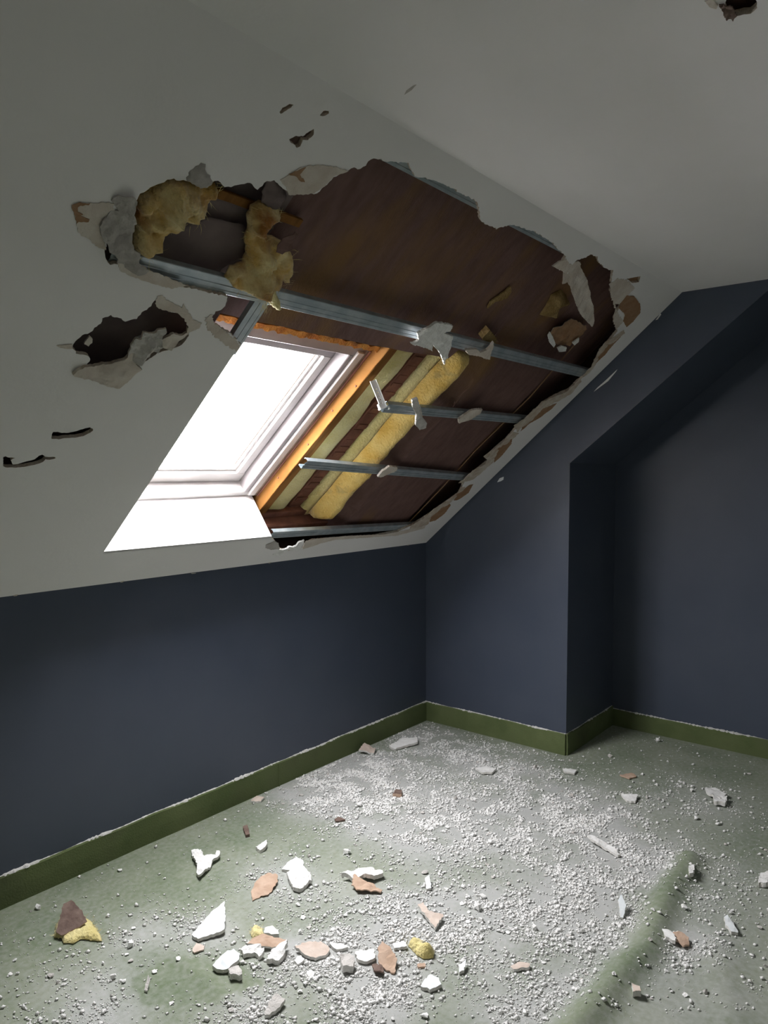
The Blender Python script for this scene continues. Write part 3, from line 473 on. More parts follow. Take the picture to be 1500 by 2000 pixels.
FL={
'torn_plaster':[(1.7649, 2.446), (1.7989, 2.4467), (1.8034, 2.4302), (1.783, 2.3811), (1.8047, 2.3438), (1.8449, 2.3787), (1.8429, 2.3597), (1.8167, 2.3288), (1.78, 2.3229), (1.726, 2.2902), (1.6738, 2.2688), (1.684, 2.3036), (1.724, 2.352), (1.7391, 2.3942)],
'paper_leaf':[(1.7391, 2.0509), (1.777, 2.0757), (1.8243, 2.0912), (1.8528, 2.0843), (1.8725, 2.0503), (1.8391, 2.017), (1.8057, 2.0039), (1.7674, 1.9895), (1.7481, 2.0048), (1.7106, 2.0084)],
'double_a':[(1.9149, 2.075), (1.9752, 2.0904), (2.0058, 2.0833), (2.0001, 2.0391), (1.9693, 2.0173), (1.9313, 2.035)],
'double_b':[(1.9021, 2.0326), (1.9653, 2.0321), (1.9712, 2.0051), (1.9511, 1.9526), (1.9237, 1.921), (1.8496, 1.9137), (1.8456, 1.9365), (1.8733, 1.9929)],
'brown_wave':[(1.9971, 1.7842), (2.0465, 1.8151), (2.0511, 1.7719), (2.0625, 1.7394), (2.0514, 1.6807), (2.0346, 1.6751), (2.0113, 1.7129), (1.9837, 1.7471)],
'white_roll':[(2.016, 1.8531), (2.0879, 1.8209), (2.1369, 1.7505), (2.1204, 1.7328), (2.0673, 1.7519), (2.06, 1.7796), (2.0313, 1.8059)],
'big_triangle':[(1.4432, 2.0031), (1.4974, 2.0245), (1.5559, 2.0445), (1.6163, 2.0501), (1.5795, 1.9995), (1.5228, 1.9334), (1.5115, 1.9328), (1.4715, 1.9536), (1.4418, 1.969)],
'brown_foot':[(1.4, 1.9444), (1.4328, 1.9661), (1.4395, 1.9298), (1.427, 1.9178), (1.3974, 1.9274)],
'half_disc':[(1.5939, 1.816), (1.6136, 1.8355), (1.6393, 1.8258), (1.6361, 1.7928), (1.6254, 1.777)],
'brown_long':[(1.5185, 1.8111), (1.5557, 1.8206), (1.5859, 1.8044), (1.6228, 1.7374), (1.6106, 1.7245), (1.5846, 1.729), (1.5371, 1.7743)],
'crumple_a':[(1.4878, 1.8084), (1.5156, 1.8078), (1.5377, 1.7668), (1.5248, 1.7359), (1.5034, 1.7361), (1.5098, 1.7678), (1.4783, 1.7804)],
'crumple_b':[(1.506, 1.7069), (1.5441, 1.7252), (1.5881, 1.7247), (1.6063, 1.7159), (1.5658, 1.685), (1.5241, 1.6717), (1.5046, 1.6895)],
'pink_slab':[(1.61, 1.6839), (1.6527, 1.6723), (1.6807, 1.6375), (1.6793, 1.5979), (1.6574, 1.5847), (1.6185, 1.5999), (1.6069, 1.6341)],
'white_wedge':[(1.6982, 1.6157), (1.723, 1.578), (1.7206, 1.5534), (1.69, 1.5778)],
'brown_upright':[(1.765, 1.4645), (1.7868, 1.4646), (1.7843, 1.4273), (1.7656, 1.3849), (1.7247, 1.3663), (1.72, 1.4033), (1.7269, 1.433)],
'brown_cup':[(1.7089, 1.4425), (1.7252, 1.4351), (1.7139, 1.3983), (1.6925, 1.3876), (1.682, 1.413)],
'white_flat':[(1.7186, 1.5222), (1.7629, 1.4806), (1.7343, 1.4497), (1.705, 1.4602), (1.6942, 1.4864)],
'white_block':[(1.651, 1.5271), (1.6834, 1.5128), (1.6693, 1.4788), (1.6424, 1.4621), (1.6197, 1.4841)],
'shoe_white':[(1.3846, 1.8193), (1.4287, 1.8288), (1.4659, 1.8156), (1.4644, 1.7845), (1.4442, 1.7644), (1.4062, 1.7674), (1.383, 1.7962)],
'grey_chunk':[(1.4062, 1.7674), (1.4364, 1.7551), (1.4126, 1.7105), (1.3872, 1.7359)],
'kite':[(1.3501, 1.54), (1.3912, 1.5641), (1.4228, 1.5694), (1.4241, 1.5344), (1.3959, 1.5258), (1.3592, 1.5287)],
'oval':[(1.5702, 1.6467), (1.5898, 1.6553), (1.6012, 1.6477), (1.5953, 1.6286), (1.578, 1.6202), (1.5645, 1.6254)],
'sliver':[(2.1965, 1.5913), (2.2161, 1.5856), (2.1699, 1.5424), (2.1588, 1.5562)],
'bone':[(2.034, 1.507), (2.0555, 1.4966), (2.0318, 1.4537), (2.0483, 1.4254), (2.0513, 1.4059), (1.9819, 1.3931), (1.99, 1.413), (2.0024, 1.4434)],
'blue_white':[(1.7241, 1.2647), (1.7532, 1.27), (1.7784, 1.269), (1.7823, 1.24), (1.7656, 1.219), (1.7298, 1.2343)],
'small_slab':[(1.8278, 1.4549), (1.8558, 1.4271), (1.8438, 1.4075), (1.8144, 1.4371)],
'long_strip':[(2.9005, 1.2566), (2.9047, 1.2281), (2.8722, 1.1338), (2.8458, 1.0913), (2.8329, 1.0968), (2.8482, 1.1528), (2.8684, 1.2275)],
'leaf_white':[(2.4924, 0.9622), (2.5202, 0.9607), (2.4913, 0.931), (2.4448, 0.9252), (2.4392, 0.9321)],
'beige_slab':[(1.9736, 1.1014), (2.0082, 1.0905), (2.0229, 1.0594), (2.0033, 1.052), (1.9663, 1.0853)],
'brown_bit':[(1.8043, 1.3369), (1.8228, 1.3205), (1.8114, 1.3089), (1.7931, 1.3253)],
'white_shard':[(1.8717, 1.2278), (1.9003, 1.2179), (1.8634, 1.2004), (1.8502, 1.2105)],
'pair_white':[(2.4403, 0.7918), (2.45, 0.768), (2.4203, 0.7364), (2.4032, 0.7354), (2.4051, 0.7666)],
'pair_brown':[(2.4455, 0.7621), (2.4663, 0.7421), (2.4602, 0.7095), (2.4325, 0.6991), (2.4093, 0.7113), (2.4203, 0.7364)],
'long_white':[(2.6384, 0.6477), (2.6581, 0.6417), (2.6318, 0.6133), (2.5927, 0.591), (2.5823, 0.6097), (2.6064, 0.6329)],
'edge_white':[(3.0305, 0.6189), (3.0606, 0.5968), (3.0285, 0.5761), (2.9682, 0.5777), (2.9559, 0.6075)],
'tall_white':[(2.8807, 0.8357), (2.904, 0.8223), (2.8428, 0.8069), (2.8283, 0.8175)],
'pink_chunk':[(2.1132, 0.7706), (2.117, 0.7474), (2.0968, 0.736), (2.0817, 0.7548)],
'corner_slab':[(3.179, 2.5543), (3.294, 2.5498), (3.3598, 2.4914), (3.3159, 2.4522), (3.2318, 2.4883), (3.1656, 2.5034)],
'corner_pale':[(3.0102, 2.6313), (3.0931, 2.6615), (3.1003, 2.585), (3.0516, 2.5579)],
'tan_skirting':[(2.2364, 2.6297), (2.2962, 2.6518), (2.3049, 2.6084), (2.2668, 2.5918)],
'dark_flake':[(2.3448, 2.1954), (2.3816, 2.201), (2.3777, 2.16), (2.3409, 2.1805)],
'dark_brown_lump':[(2.7008, 2.1478), (2.7468, 2.1634), (2.7638, 2.1422), (2.7245, 2.1117)],
'dark_chip':[(2.0455, 2.4571), (2.067, 2.4575), (2.0193, 2.3833), (2.0014, 2.3926)],
'left_wedge':[(1.9619, 2.279), (2.0213, 2.279), (1.989, 2.2453), (1.9549, 2.2445)],
'far_flat':[(3.22, 2.0099), (3.2684, 1.9745), (3.2726, 1.9197), (3.2215, 1.9106), (3.1871, 1.9535)],
'far_flat_b':[(3.5034, 1.6564), (3.5355, 1.5918), (3.4851, 1.5818), (3.4686, 1.6266)],
'far_brown':[(3.6156, 1.3953), (3.6831, 1.359), (3.6542, 1.3236), (3.6027, 1.341)],
'mid_wing':[(3.3882, 1.3003), (3.4304, 1.2353), (3.3553, 1.219), (3.3432, 1.2541)],
'pile_a':[(3.693, 1.0052), (3.7255, 0.9647), (3.6913, 0.902), (3.6159, 0.9143), (3.6346, 0.9726)],
'pile_b':[(3.6217, 0.9476), (3.6503, 0.8916), (3.5719, 0.8821), (3.5591, 0.9255)],
'stand_chip':[(1.1966, 1.9012), (1.2296, 1.9313), (1.2234, 1.9091), (1.1991, 1.89)],
'insul_yellow':[(1.1534, 2.3627), (1.196, 2.429), (1.2467, 2.4443), (1.2742, 2.4022), (1.2734, 2.3329), (1.2567, 2.249), (1.2458, 2.2194), (1.2042, 2.2852), (1.1786, 2.2816), (1.1573, 2.3079), (1.1673, 2.3383)],
'insul_paper':[(1.1797, 2.3739), (1.2448, 2.4466), (1.2695, 2.44), (1.2739, 2.3788), (1.2647, 2.3284), (1.2365, 2.3332), (1.2111, 2.3424), (1.185, 2.3497)],
'tuft_floor_a':[(1.5798, 1.87), (1.6075, 1.8803), (1.6189, 1.8586), (1.6055, 1.8307), (1.5854, 1.8123), (1.561, 1.8353)],
'tuft_floor_b':[(1.8593, 1.4158), (1.891, 1.4186), (1.9051, 1.3871), (1.8803, 1.3622), (1.8872, 1.3264), (1.8631, 1.3162), (1.8393, 1.3391), (1.8457, 1.3778)]}
HANG = (Vector([2.3131, 1.9266, 1.9041]), Vector([2.335, 1.8967, 1.8112]))

# ================================================================ structure
# ---- floor covering: green carpet with wrinkles and a veil of plaster dust
GA = [(2.66, 2.361, 0.352, 0.237, 1.0), (2.576, 1.951, 0.321, 0.221, 1.0), (2.723, 1.616, 0.334, 0.234, .95), (3.096, 1.383, 0.302, 0.209, .8), (2.848, 1.054, 0.225, 0.206, .85),
      (2.528, 2.478, 0.225, 0.12, .9), (3.45, 2.5, 0.27, 0.14, .6), (2.917, 2.553, 0.247, 0.12, .9), (3.284, 2.208, 0.334, 0.182, .55), (3.312, 1.846, 0.422, 0.132, .6),
      (1.617, 1.636, 0.246, 0.088, .9), (1.742, 1.442, 0.195, 0.098, .9), (1.997, 1.513, 0.269, 0.15, .8), (2.14, 1.288, 0.212, 0.177, .8), (2.361, 1.013, 0.23, 0.182, .7),
      (1.552, 1.323, 0.176, 0.08, .9), (1.33, 1.598, 0.147, 0.061, .7), (1.094, 1.957, 0.18, 0.09, .45), (1.384, 2.135, 0.139, 0.088, .5), (1.515, 1.973, 0.104, 0.086, .7),
      (1.846, 1.024, 0.179, 0.106, .75), (2.019, 0.912, 0.092, 0.091, .7), (2.446, 0.73, 0.084, 0.115, .5), (1.885, 2.014, 0.195, 0.179, .5), (3.609, 0.996, 0.145, 0.18, .2), (2.487, 1.21, 0.211, 0.177, .6),
      (2.25, .63, .26, .22, .26), (2.85, .72, .3, .24, .24), (3.5, 1.05, .34, .28, .20), (1.25, 2.25, .26, .22, .16), (1.02, 1.98, .22, .18, .2)]
RIDGES = [([(3.0, .865), (2.956, .859), (2.729, .855), (2.511, .828), (2.322, .801), (2.183, .818), (2.006, .826), (1.6, .84)], .048, .036),
          ([(1.469, 1.761), (1.525, 1.634), (1.533, 1.446), (1.522, 1.298)], .022, .008),
          ([(1.359, 1.956), (1.343, 1.804), (1.329, 1.665)], .025, .009),
          ([(1.66, 1.543), (1.599, 1.364), (1.567, 1.242)], .022, .008),
          ([(2.549, .646), (2.372, .584), (2.184, .508)], .05, .010)]
CLEAN = [(1.201, 1.981), (1.338, 1.981), (1.446, 1.808), (1.454, 1.649), (1.301, 1.7), (1.163, 1.854)]


def vnoise(x, y, f, seed):
    x, y = np.asarray(x) * f + seed * 17.3, np.asarray(y) * f + seed * 31.7
    xi, yi = np.floor(x), np.floor(y)
    xf, yf = x - xi, y - yi
    xf, yf = xf * xf * (3 - 2 * xf), yf * yf * (3 - 2 * yf)

    def h(a, b):
        s = np.sin(a * 127.1 + b * 311.7 + seed) * 43758.5453
        return s - np.floor(s)
    a = h(xi, yi) * (1 - xf) + h(xi + 1, yi) * xf
    b = h(xi, yi + 1) * (1 - xf) + h(xi + 1, yi + 1) * xf
    return a * (1 - yf) + b * yf


def pldist(x, y, pl):
    best = np.full(np.shape(x), 1e9)
    for (ax, ay), (bx, by) in zip(pl[:-1], pl[1:]):
        dx, dy = bx - ax, by - ay
        t = np.clip(((x - ax) * dx + (y - ay) * dy) / (dx * dx + dy * dy), 0, 1)
        best = np.minimum(best, np.hypot(x - ax - dx * t, y - ay - dy * t))
    return best


def fheight(x, y):
    x, y = np.asarray(x, float), np.asarray(y, float)
    z = np.zeros(np.shape(x))
    for pl_, r, h in RIDGES:
        z = z + h * np.exp(-(pldist(x, y, pl_) / r) ** 2)
    edge = np.clip(np.minimum.reduce([2.66 - y, XE - x]) / 0.1, 0, 1)
    z = z + 0.004 * (vnoise(x, y, 3.0, 2) - 0.3) * edge
    return np.maximum(z, 0.0)


def inpoly(x, y, poly):
    c = np.zeros(np.shape(x), bool)
    j = len(poly) - 1
    for i in range(len(poly)):
        xi, yi = poly[i]
        xj, yj = poly[j]
        c ^= ((yi > y) != (yj > y)) & (x < (xj - xi) * (y - yi) / (yj - yi + 1e-12) + xi)
        j = i
    return c


def density(x, y):
    d = np.zeros(np.shape(x))
    for gx, gy, a, b, wt in GA:
        r = (a + b) / 2
        d = d + wt * np.exp(-((x - gx) ** 2 + (y - gy) ** 2) / (r * r) * 0.9)
    d = np.clip(d, 0, 1.6) / 1.6
    ridge = np.exp(-(pldist(x, y, RIDGES[0][0]) / 0.055) ** 2)
    d = d * (1 - 0.93 * ridge)
    d = d * np.where(inpoly(x, y, CLEAN), 0.05, 1.0)
    return d


nx, ny = 300, 230
gx = np.linspace(XBACK, XE, nx)
gy = np.linspace(YRIGHT, YK, ny)
XX, YY = np.meshgrid(gx, gy, indexing='ij')
ZZ = fheight(XX, YY)
DD = np.clip(density(XX, YY) * 1.7 + 0.06, 0, 1) * (0.55 + 0.75 * vnoise(XX, YY, 9, 5)) + 0.10 * vnoise(XX, YY, 2.2, 9)
# more dust has drifted over the open carpet beyond the ridge and in the near corner
for ax, ay, ar, aw in ((2.3, .62, .55, .13), (3.2, .8, .6, .08), (1.0, 1.9, .28, .16), (1.75, .8, .4, .10)):
    DD = DD + aw * np.exp(-((XX - ax) ** 2 + (YY - ay) ** 2) / ar ** 2) * (.6 + .8 * vnoise(XX, YY, 6, 12))
DD = np.where(inpoly(XX, YY, CLEAN), np.minimum(DD, .2), DD) * (1 - .75 * np.exp(-(pldist(XX, YY, RIDGES[0][0]) / .06) ** 2))
verts = [(float(XX[i, j]), float(YY[i, j]), float(ZZ[i, j])) for i in range(nx) for j in range(ny)]
faces = [(i * ny + j, (i + 1) * ny + j, (i + 1) * ny + j + 1, i * ny + j + 1) for i in range(nx - 1) for j in range(ny - 1)]
base = len(verts)
verts += [(XBACK, YRIGHT, -0.05), (XE, YRIGHT, -0.05), (XE, YK, -0.05), (XBACK, YK, -0.05)]
faces.append((base + 3, base + 2, base + 1, base))
me = bpy.data.meshes.new('floor')
me.from_pydata(verts, [], faces)
me.polygons.foreach_set('use_smooth', [True] * len(me.polygons))
att = me.attributes.new('dust', 'FLOAT', 'POINT')
att.data.foreach_set('value', np.concatenate([np.clip(DD, 0, 1).ravel(), np.zeros(4)]).astype(np.float32))
fm = bpy.data.materials.new('green_carpet')
fm.use_nodes = True
N_, L_ = fm.node_tree.nodes, fm.node_tree.links
bs = N_['Principled BSDF']
bs.inputs['Roughness'].default_value = 0.95
bs.inputs['Specular IOR Level'].default_value = 0.1
bs.inputs['Sheen Weight'].default_value = 0.15
geo = N_.new('ShaderNodeNewGeometry')


def nz(s, d=5):
    t = N_.new('ShaderNodeTexNoise')
    t.inputs['Scale'].default_value = s
    t.inputs['Detail'].default_value = d
    L_.new(geo.outputs['Position'], t.inputs['Vector'])
    return t


n1, n2, n3 = nz(3.5), nz(55, 6), nz(420, 3)
cr = N_.new('ShaderNodeValToRGB')
cr.color_ramp.elements[0].color = (0.145, 0.185, 0.11, 1)
cr.color_ramp.elements[1].color = (0.225, 0.255, 0.178, 1)
cr.color_ramp.elements[0].position, cr.color_ramp.elements[1].position = 0.35, 0.65
L_.new(n1.outputs['Fac'], cr.inputs['Fac'])
at_ = N_.new('ShaderNodeAttribute')
at_.attribute_name = 'dust'
ma = N_.new('ShaderNodeMath')
ma.operation = 'MULTIPLY_ADD'
ma.inputs[1].default_value = 0.9
ma.inputs[2].default_value = -0.45
L_.new(n2.outputs['Fac'], ma.inputs[0])
mb = N_.new('ShaderNodeMath')
mb.operation = 'ADD'
L_.new(at_.outputs['Fac'], mb.inputs[0])
L_.new(ma.outputs[0], mb.inputs[1])
mr = N_.new('ShaderNodeMapRange')
mr.inputs['From Min'].default_value = 0.0
mr.inputs['From Max'].default_value = 0.95
mr.inputs['To Max'].default_value = 0.88
L_.new(mb.outputs[0], mr.inputs['Value'])
mx = N_.new('ShaderNodeMixRGB')
mx.inputs['Color2'].default_value = (0.46, 0.46, 0.455, 1)
L_.new(mr.outputs[0], mx.inputs['Fac'])
L_.new(cr.outputs['Color'], mx.inputs['Color1'])
L_.new(mx.outputs['Color'], bs.inputs['Base Color'])
bp = N_.new('ShaderNodeBump')
bp.inputs['Strength'].default_value = 0.25
bp.inputs['Distance'].default_value = 0.004
L_.new(n3.outputs['Fac'], bp.inputs['Height'])
L_.new(bp.outputs['Normal'], bs.inputs['Normal'])
me.materials.append(fm)
floor = bpy.data.objects.new('floor', me)
COL.objects.link(floor)
tag(floor, 'wrinkled green carpet floor dusted white with plaster', kind='structure')

# ---- walls
def wallbox(name, lo, hi, m, label):
    x0, y0, z0 = lo
    x1, y1, z1 = hi
    o = mk(name, [(x, y, z) for x in (x0, x1) for y in (y0, y1) for z in (z0, z1)], BOXFACES, m)
    return tag(o, label, kind='structure')


wallbox('wall_left', (XBACK, YK, 0), (XE, YK + 0.1, ZK + 0.02), M['navy'], 'low dark navy knee wall under the sloping ceiling')
wallbox('wall_front', (XE, YRIGHT, 0), (XE + 0.1, YK + 0.1, 2.95), M['navy'], 'dark navy end wall set back in the recess')
wallbox('wall_right', (XBACK, YRIGHT - 0.1, 0), (XE, YRIGHT, 2.95), M['navy'], 'dark navy knee wall behind the viewer')
# unseen opposite roof slope behind the viewer, shaped to steer bounced light
tag(mk('ceiling_slope_opposite', [(x, y, z) for x in (XBACK, XE) for y, z in ((YRIGHT, ZK), (YRIGHT + 1.52, ZF), (YRIGHT + 1.52, ZF + .0), (YRIGHT, ZF))][0:2] + [(XBACK, YRIGHT, ZF), (XE, YRIGHT, ZK), (XE, YRIGHT + 1.52, ZF), (XE, YRIGHT, ZF)],
       [[0, 1, 2], [5, 4, 3], [0, 3, 4, 1], [1, 4, 5, 2], [2, 5, 3, 0]], M['paint']), 'unseen off-white sloping ceiling behind the viewer, shaped for bounced light', kind='structure')
wallbox('wall_back', (XBACK - 0.1, YRIGHT, 0), (XBACK, YK + 0.1, 2.95), M['paint'], 'unseen rear wall behind the viewer, off-white to bounce light')  # unseen wall made off-white to bounce fill light

# boxing that follows the wall and the roof slope
pf = [(YK, 0.0), (1.736, 0.0), (1.730, 1.598), (0.722, ZF), (YF, ZF), (YK, ZK)]
bv = [(XB, y, z) for y, z in pf] + [(XE, y, z) for y, z in pf]
k = len(pf)
bf = [list(range(k)), [i + k for i in reversed(range(k))]] + [[i, i + k, (i + 1) % k + k, (i + 1) % k] for i in range(k)]
boxing = tag(mk('wall_boxing', bv, bf, M['navy']), 'dark navy boxed-out wall following the roof slope', kind='structure')
sheet('paint_scratch', BOXF, [(1.6, 1.97), (1.58, 1.99), (1.531, 2.028), (1.475, 2.075), (1.483, 2.063), (1.523, 2.019)], -0.0008, 0.0008, M['chalk'], boxing)
sheet('paint_chip', BOXF, [(2.176, 1.493), (2.16, 1.516), (2.133, 1.525), (2.136, 1.508), (2.153, 1.499)], -0.0015, 0.0015, M['bluewhite'], boxing)
sheet('paint_chip', BOXF, [(1.285, 2.298), (1.262, 2.328), (1.258, 2.322), (1.275, 2.300)], -0.002, 0.002, M['chalk'], boxing)

# ---- flat ceiling with a broken hole
CH = [(1.487, .396), (1.51, .406), (1.542, .407), (1.55, .4), (1.554, .382), (1.561, .371), (1.549, .358), (1.522, .353), (1.493, .361), (1.476, .383)]
ceil = sheet('ceiling', CEIL, [(XBACK, YRIGHT), (XE, YRIGHT), (XE, YF), (XBACK, YF)], 0.0, 0.0125, M['paint'], holes=[jag(CH, .006, .0015, 3)], rim=M['core'])
tag(ceil, 'flat off-white plasterboard ceiling', kind='structure')
sheet('hole_backing', CEIL, [(1.44, .33), (1.60, .33), (1.60, .43), (1.44, .43)], 0.03, 0.005, M['kraft'], ceil)
sheet('torn_paper', CEIL, jag([(1.462, .427), (1.483, .425), (1.5, .416), (1.49, .411), (1.465, .414)], .004, .001, 4), -0.003, 0.002, M['tornpaper'], ceil)
sheet('brown_rag', CEIL, jag([(1.485, .408), (1.512, .408), (1.545, .41), (1.552, .40), (1.54, .39), (1.50, .392)], .004, .001, 5), lambda u, v: -0.006 - 0.006 * fbm(u, v, 60), 0.002, M['scrapdark'], ceil, res=.006)
sheet('dirt_smear', CEIL, [(1.382, 1.06), (1.376, 1.035), (1.364, 1.012), (1.362, 1.018), (1.370, 1.045)], -0.0005, 0.0005, M['greypaper'], ceil)

# ---- sloping ceiling board, broken open
main = jag(UV['hole_main'][6:], 0.007, 0.0028, 21, closed=False)
win = UV['hole_main'][:6]
hole_main = [(1.450, 0.227), (1.450, 0.6), (1.450, 1.0), (1.450, 1.2)] + main + [(2.274, 0.227)]
HOLES = [hole_main] + [jag(UV[k_], st, am, i) for i, (k_, st, am) in enumerate([('hole_side', .006, .0022), ('slot_upper', .005, .001), ('slot_lower', .005, .001),
         ('gouge_dark', .004, .001), ('gouge_small', .004, .001), ('gouge_pair', .004, .001), ('gouge_edge', .004, .0012), ])]
slope = sheet('ceiling_slope', SLOPE, [(XBACK, 0.0), (XB, 0.0), (XB, SL), (XBACK, SL)], 0.0, 0.0125, M['paint'], holes=HOLES, rim=M['core'], back=M['brownpaper'])
tag(slope, 'sloping off-white plasterboard ceiling broken open around the skylight', kind='structure')
# shallow gouges show the board's brown core
for k_ in ('gouge_dark', 'gouge_small', 'gouge_pair', 'gouge_edge'):
    us = [p[0] for p in UV[k_]]
    vs = [p[1] for p in UV[k_]]
    sheet('gouge_floor', SLOPE, [(min(us) - .01, min(vs) - .01), (max(us) + .01, min(vs) - .01), (max(us) + .01, max(vs) + .01), (min(us) - .01, max(vs) + .01)],
          0.0126, 0.004, M['scrapdark'] if k_ == 'gouge_dark' else M['brownpaper'], slope)
# layers of liner torn back around the openings
rs = random.Random(5)
for k_, m_, nm in [('tear_triangle', 'tornpaper', 'torn_liner'), ('tear_triangle_brown', 'brownpaper', 'torn_liner'), ('tear_top', 'tornpaper', 'torn_liner'), ('tear_top_brown', 'brownpaper', 'torn_liner'),
                   ('tear_oval', 'brownpaper', 'torn_liner'), ('tear_tufts', 'tornpaper', 'torn_liner'), ('tear_slot_side', 'tornpaper', 'torn_liner'), ('tear_side_right', 'tornpaper', 'torn_liner'),
                   ('tear_channel', 'tornpaper', 'torn_liner'), ('tear_window_tip', 'tornpaper', 'torn_liner'), ('tear_sill', 'greypaper', 'torn_liner'), ('tear_sill_strip', 'tornpaper', 'torn_liner'),
                   ('strip_a', 'brownpaper', 'torn_liner'), ('strip_b', 'brownpaper', 'torn_liner'), ('strip_c', 'brownpaper', 'torn_liner'), ('strip_d', 'brownpaper', 'torn_liner'), ('strip_e', 'brownpaper', 'torn_liner'), ('strip_f', 'brownpaper', 'torn_liner')]:
    off = -0.0022 if 'brown' in k_ or 'strip_' in k_ and 'sill' not in k_ or k_ == 'tear_oval' else -0.0012
    sheet(nm, SLOPE, jag(UV[k_], 0.005, 0.004 if 'tip' in k_ or 'tufts' in k_ else 0.002, rs.random()), lambda u, v, o_=off: o_ - 0.0016 * (0.5 + 0.5 * fbm(u, v, 45)), 0.0012, M[m_], slope, res=0.02)
for i, k_ in enumerate(('curl_a', 'curl_b', 'curl_c', 'curl_d')):
    sheet('curled_edge', SLOPE, jag(UV[k_], 0.006, 0.0022, 40 + i), lambda u, v: -0.004 - 0.005 * fbm(u, v, 30, 3), 0.004, M['core'], slope, res=0.02)
# the broken corner below the sill and the strip of scrim tape hanging from the knee joint
sheet('hanging_tape', (at(SLOPE, 0, 0, 0), EU, EV, EW), [(p[0], p[1]) for p in UV['ceil_tape']], -0.004, 0.0012, M['greypaper'], slope)
for i, (u_, l_) in enumerate([(3.52, .03), (2.41, .02), (1.62, .012), (1.2, .010), (1.0, .008)]):
    sheet('paint_flake', SLOPE, [(u_, 0.004), (u_ + .012, 0.004), (u_ + .004, -l_ * 0.6), (u_ - .006, -l_)], -0.002, 0.002, M['tornpaper'], slope)

# ---- roof deck over the cavity, open at the skylight
dv, df = [], []
rd = sheet('roof', SLOPE, [(XBACK, -0.5), (XE, -0.5), (XE, 2.6), (XBACK, 2.6)], 0.40, 0.03, M['deck'], holes=[[(1.455, 0.23), (2.27, 0.23), (2.27, 1.185), (1.455, 1.185)]])
tag(rd, 'dark roof deck above the sloping ceiling', kind='structure')
for nm, u0, u1, v0, v1 in [('cavity_light_seal', XBACK - .02, XBACK, -.5, 2.6), ('cavity_light_seal', XB + 0.001, XB + .02, -.5, 2.6), ('cavity_light_seal', XBACK, XB, -.03, -.005), ('cavity_light_seal', XBACK, XB, SL + .02, SL + .05)]:
    block(nm, SLOPE, u0, u1, v0, v1, 0.0135, 0.40, M['deck'], rd)  # unseen panels added to keep stray sky light out of the cavity
mk('sky_leak_panel', [(XBACK - .1, YK + .1, 0.0), (XE + .1, YK + .1, 0.0), (XE + .1, YK + .12, 0.0), (XBACK - .1, YK + .12, 0.0), (XBACK - .1, YK + .1, 1.6), (XE + .1, YK + .1, 1.6), (XE + .1, YK + .12, 1.6), (XBACK - .1, YK + .12, 1.6)],
   [[0, 1, 2, 3], [7, 6, 5, 4], [0, 4, 5, 1], [1, 5, 6, 2], [2, 6, 7, 3], [3, 7, 4, 0]], M['deck'], rd)  # unseen screen added behind the knee wall against leaking sky light
mk('sky_leak_panel', [(x, y, z) for x in (XBACK - .1, XE + .1) for y in (YRIGHT - .1, YF + .4) for z in (2.85, 2.9)], BOXFACES, M['deck'], rd)  # unseen slab added above the flat ceiling to shut out the sky

# ---- skirting
def skirting(name, pts, label, h=0.12, t=0.013, seed=1, nrm=None):
    """runs along pts (floor line at the wall); nrm gives the room side of each leg"""
    root = empty(name, (pts[0][0], pts[0][1], 0))
    tag(root, label, kind='structure')
    rs_ = random.Random(seed)
    for (a, b), n_ in zip(zip(pts[:-1], pts[1:]), nrm):
        d = math.hypot(b[0] - a[0], b[1] - a[1])
        k_ = max(2, int(d / 0.03))
        vs, fs = [], []
        for i in range(k_ + 1):
            s = i / k_
            x, y = a[0] + (b[0] - a[0]) * s, a[1] + (b[1] - a[1]) * s
            hh = h + 0.004 * noise.noise(Vector((x * 6, y * 6, seed))) - 0.004
            o = t + 0.0035 * noise.noise(Vector((x * 5, y * 5, seed + 4)))
            for (oo, z) in ((0, 0), (o, 0.0), (o * 1.05, hh * .5), (o * .85, hh - .004), (o * .5, hh), (0, hh)):
                vs.append((x + n_[0] * oo, y + n_[1] * oo, z))
        for i in range(k_):
            for j in range(6):
                fs.append([i * 6 + j, (i + 1) * 6 + j, (i + 1) * 6 + (j + 1) % 6, i * 6 + (j + 1) % 6])
        fs += [[5, 4, 3, 2, 1, 0], [k_ * 6 + j for j in range(6)]]
        mk('skirting_board', vs, fs, M['skirt'], root)
        # ragged ridge of dust and old filler on the top edge
        vs, fs = [], []
        k_ = int(d / 0.008)
        for i in range(k_ + 1):
            s = i / k_
            x, y = a[0] + (b[0] - a[0]) * s, a[1] + (b[1] - a[1]) * s
            q = max(0.0, 0.55 + 0.9 * noise.noise(Vector((x * 7, y * 7, seed + 2)))) * (0.4 + rs_.random())
            hh = h - 0.004 + 0.004 * noise.noise(Vector((x * 6, y * 6, seed)))
            for (oo, z) in ((0, hh - .002), (0.002 + .009 * q, hh - .002), (0.001 + .006 * q, hh + .0035 * q), (0, hh + .006 * q)):
                vs.append((x + n_[0] * oo, y + n_[1] * oo, z))
        for i in range(k_):
            for j in range(4):
                fs.append([i * 4 + j, (i + 1) * 4 + j, (i + 1) * 4 + (j + 1) % 4, i * 4 + (j + 1) % 4])
        mk('dust_ridge', vs, fs, M['dust'], root)
    return root


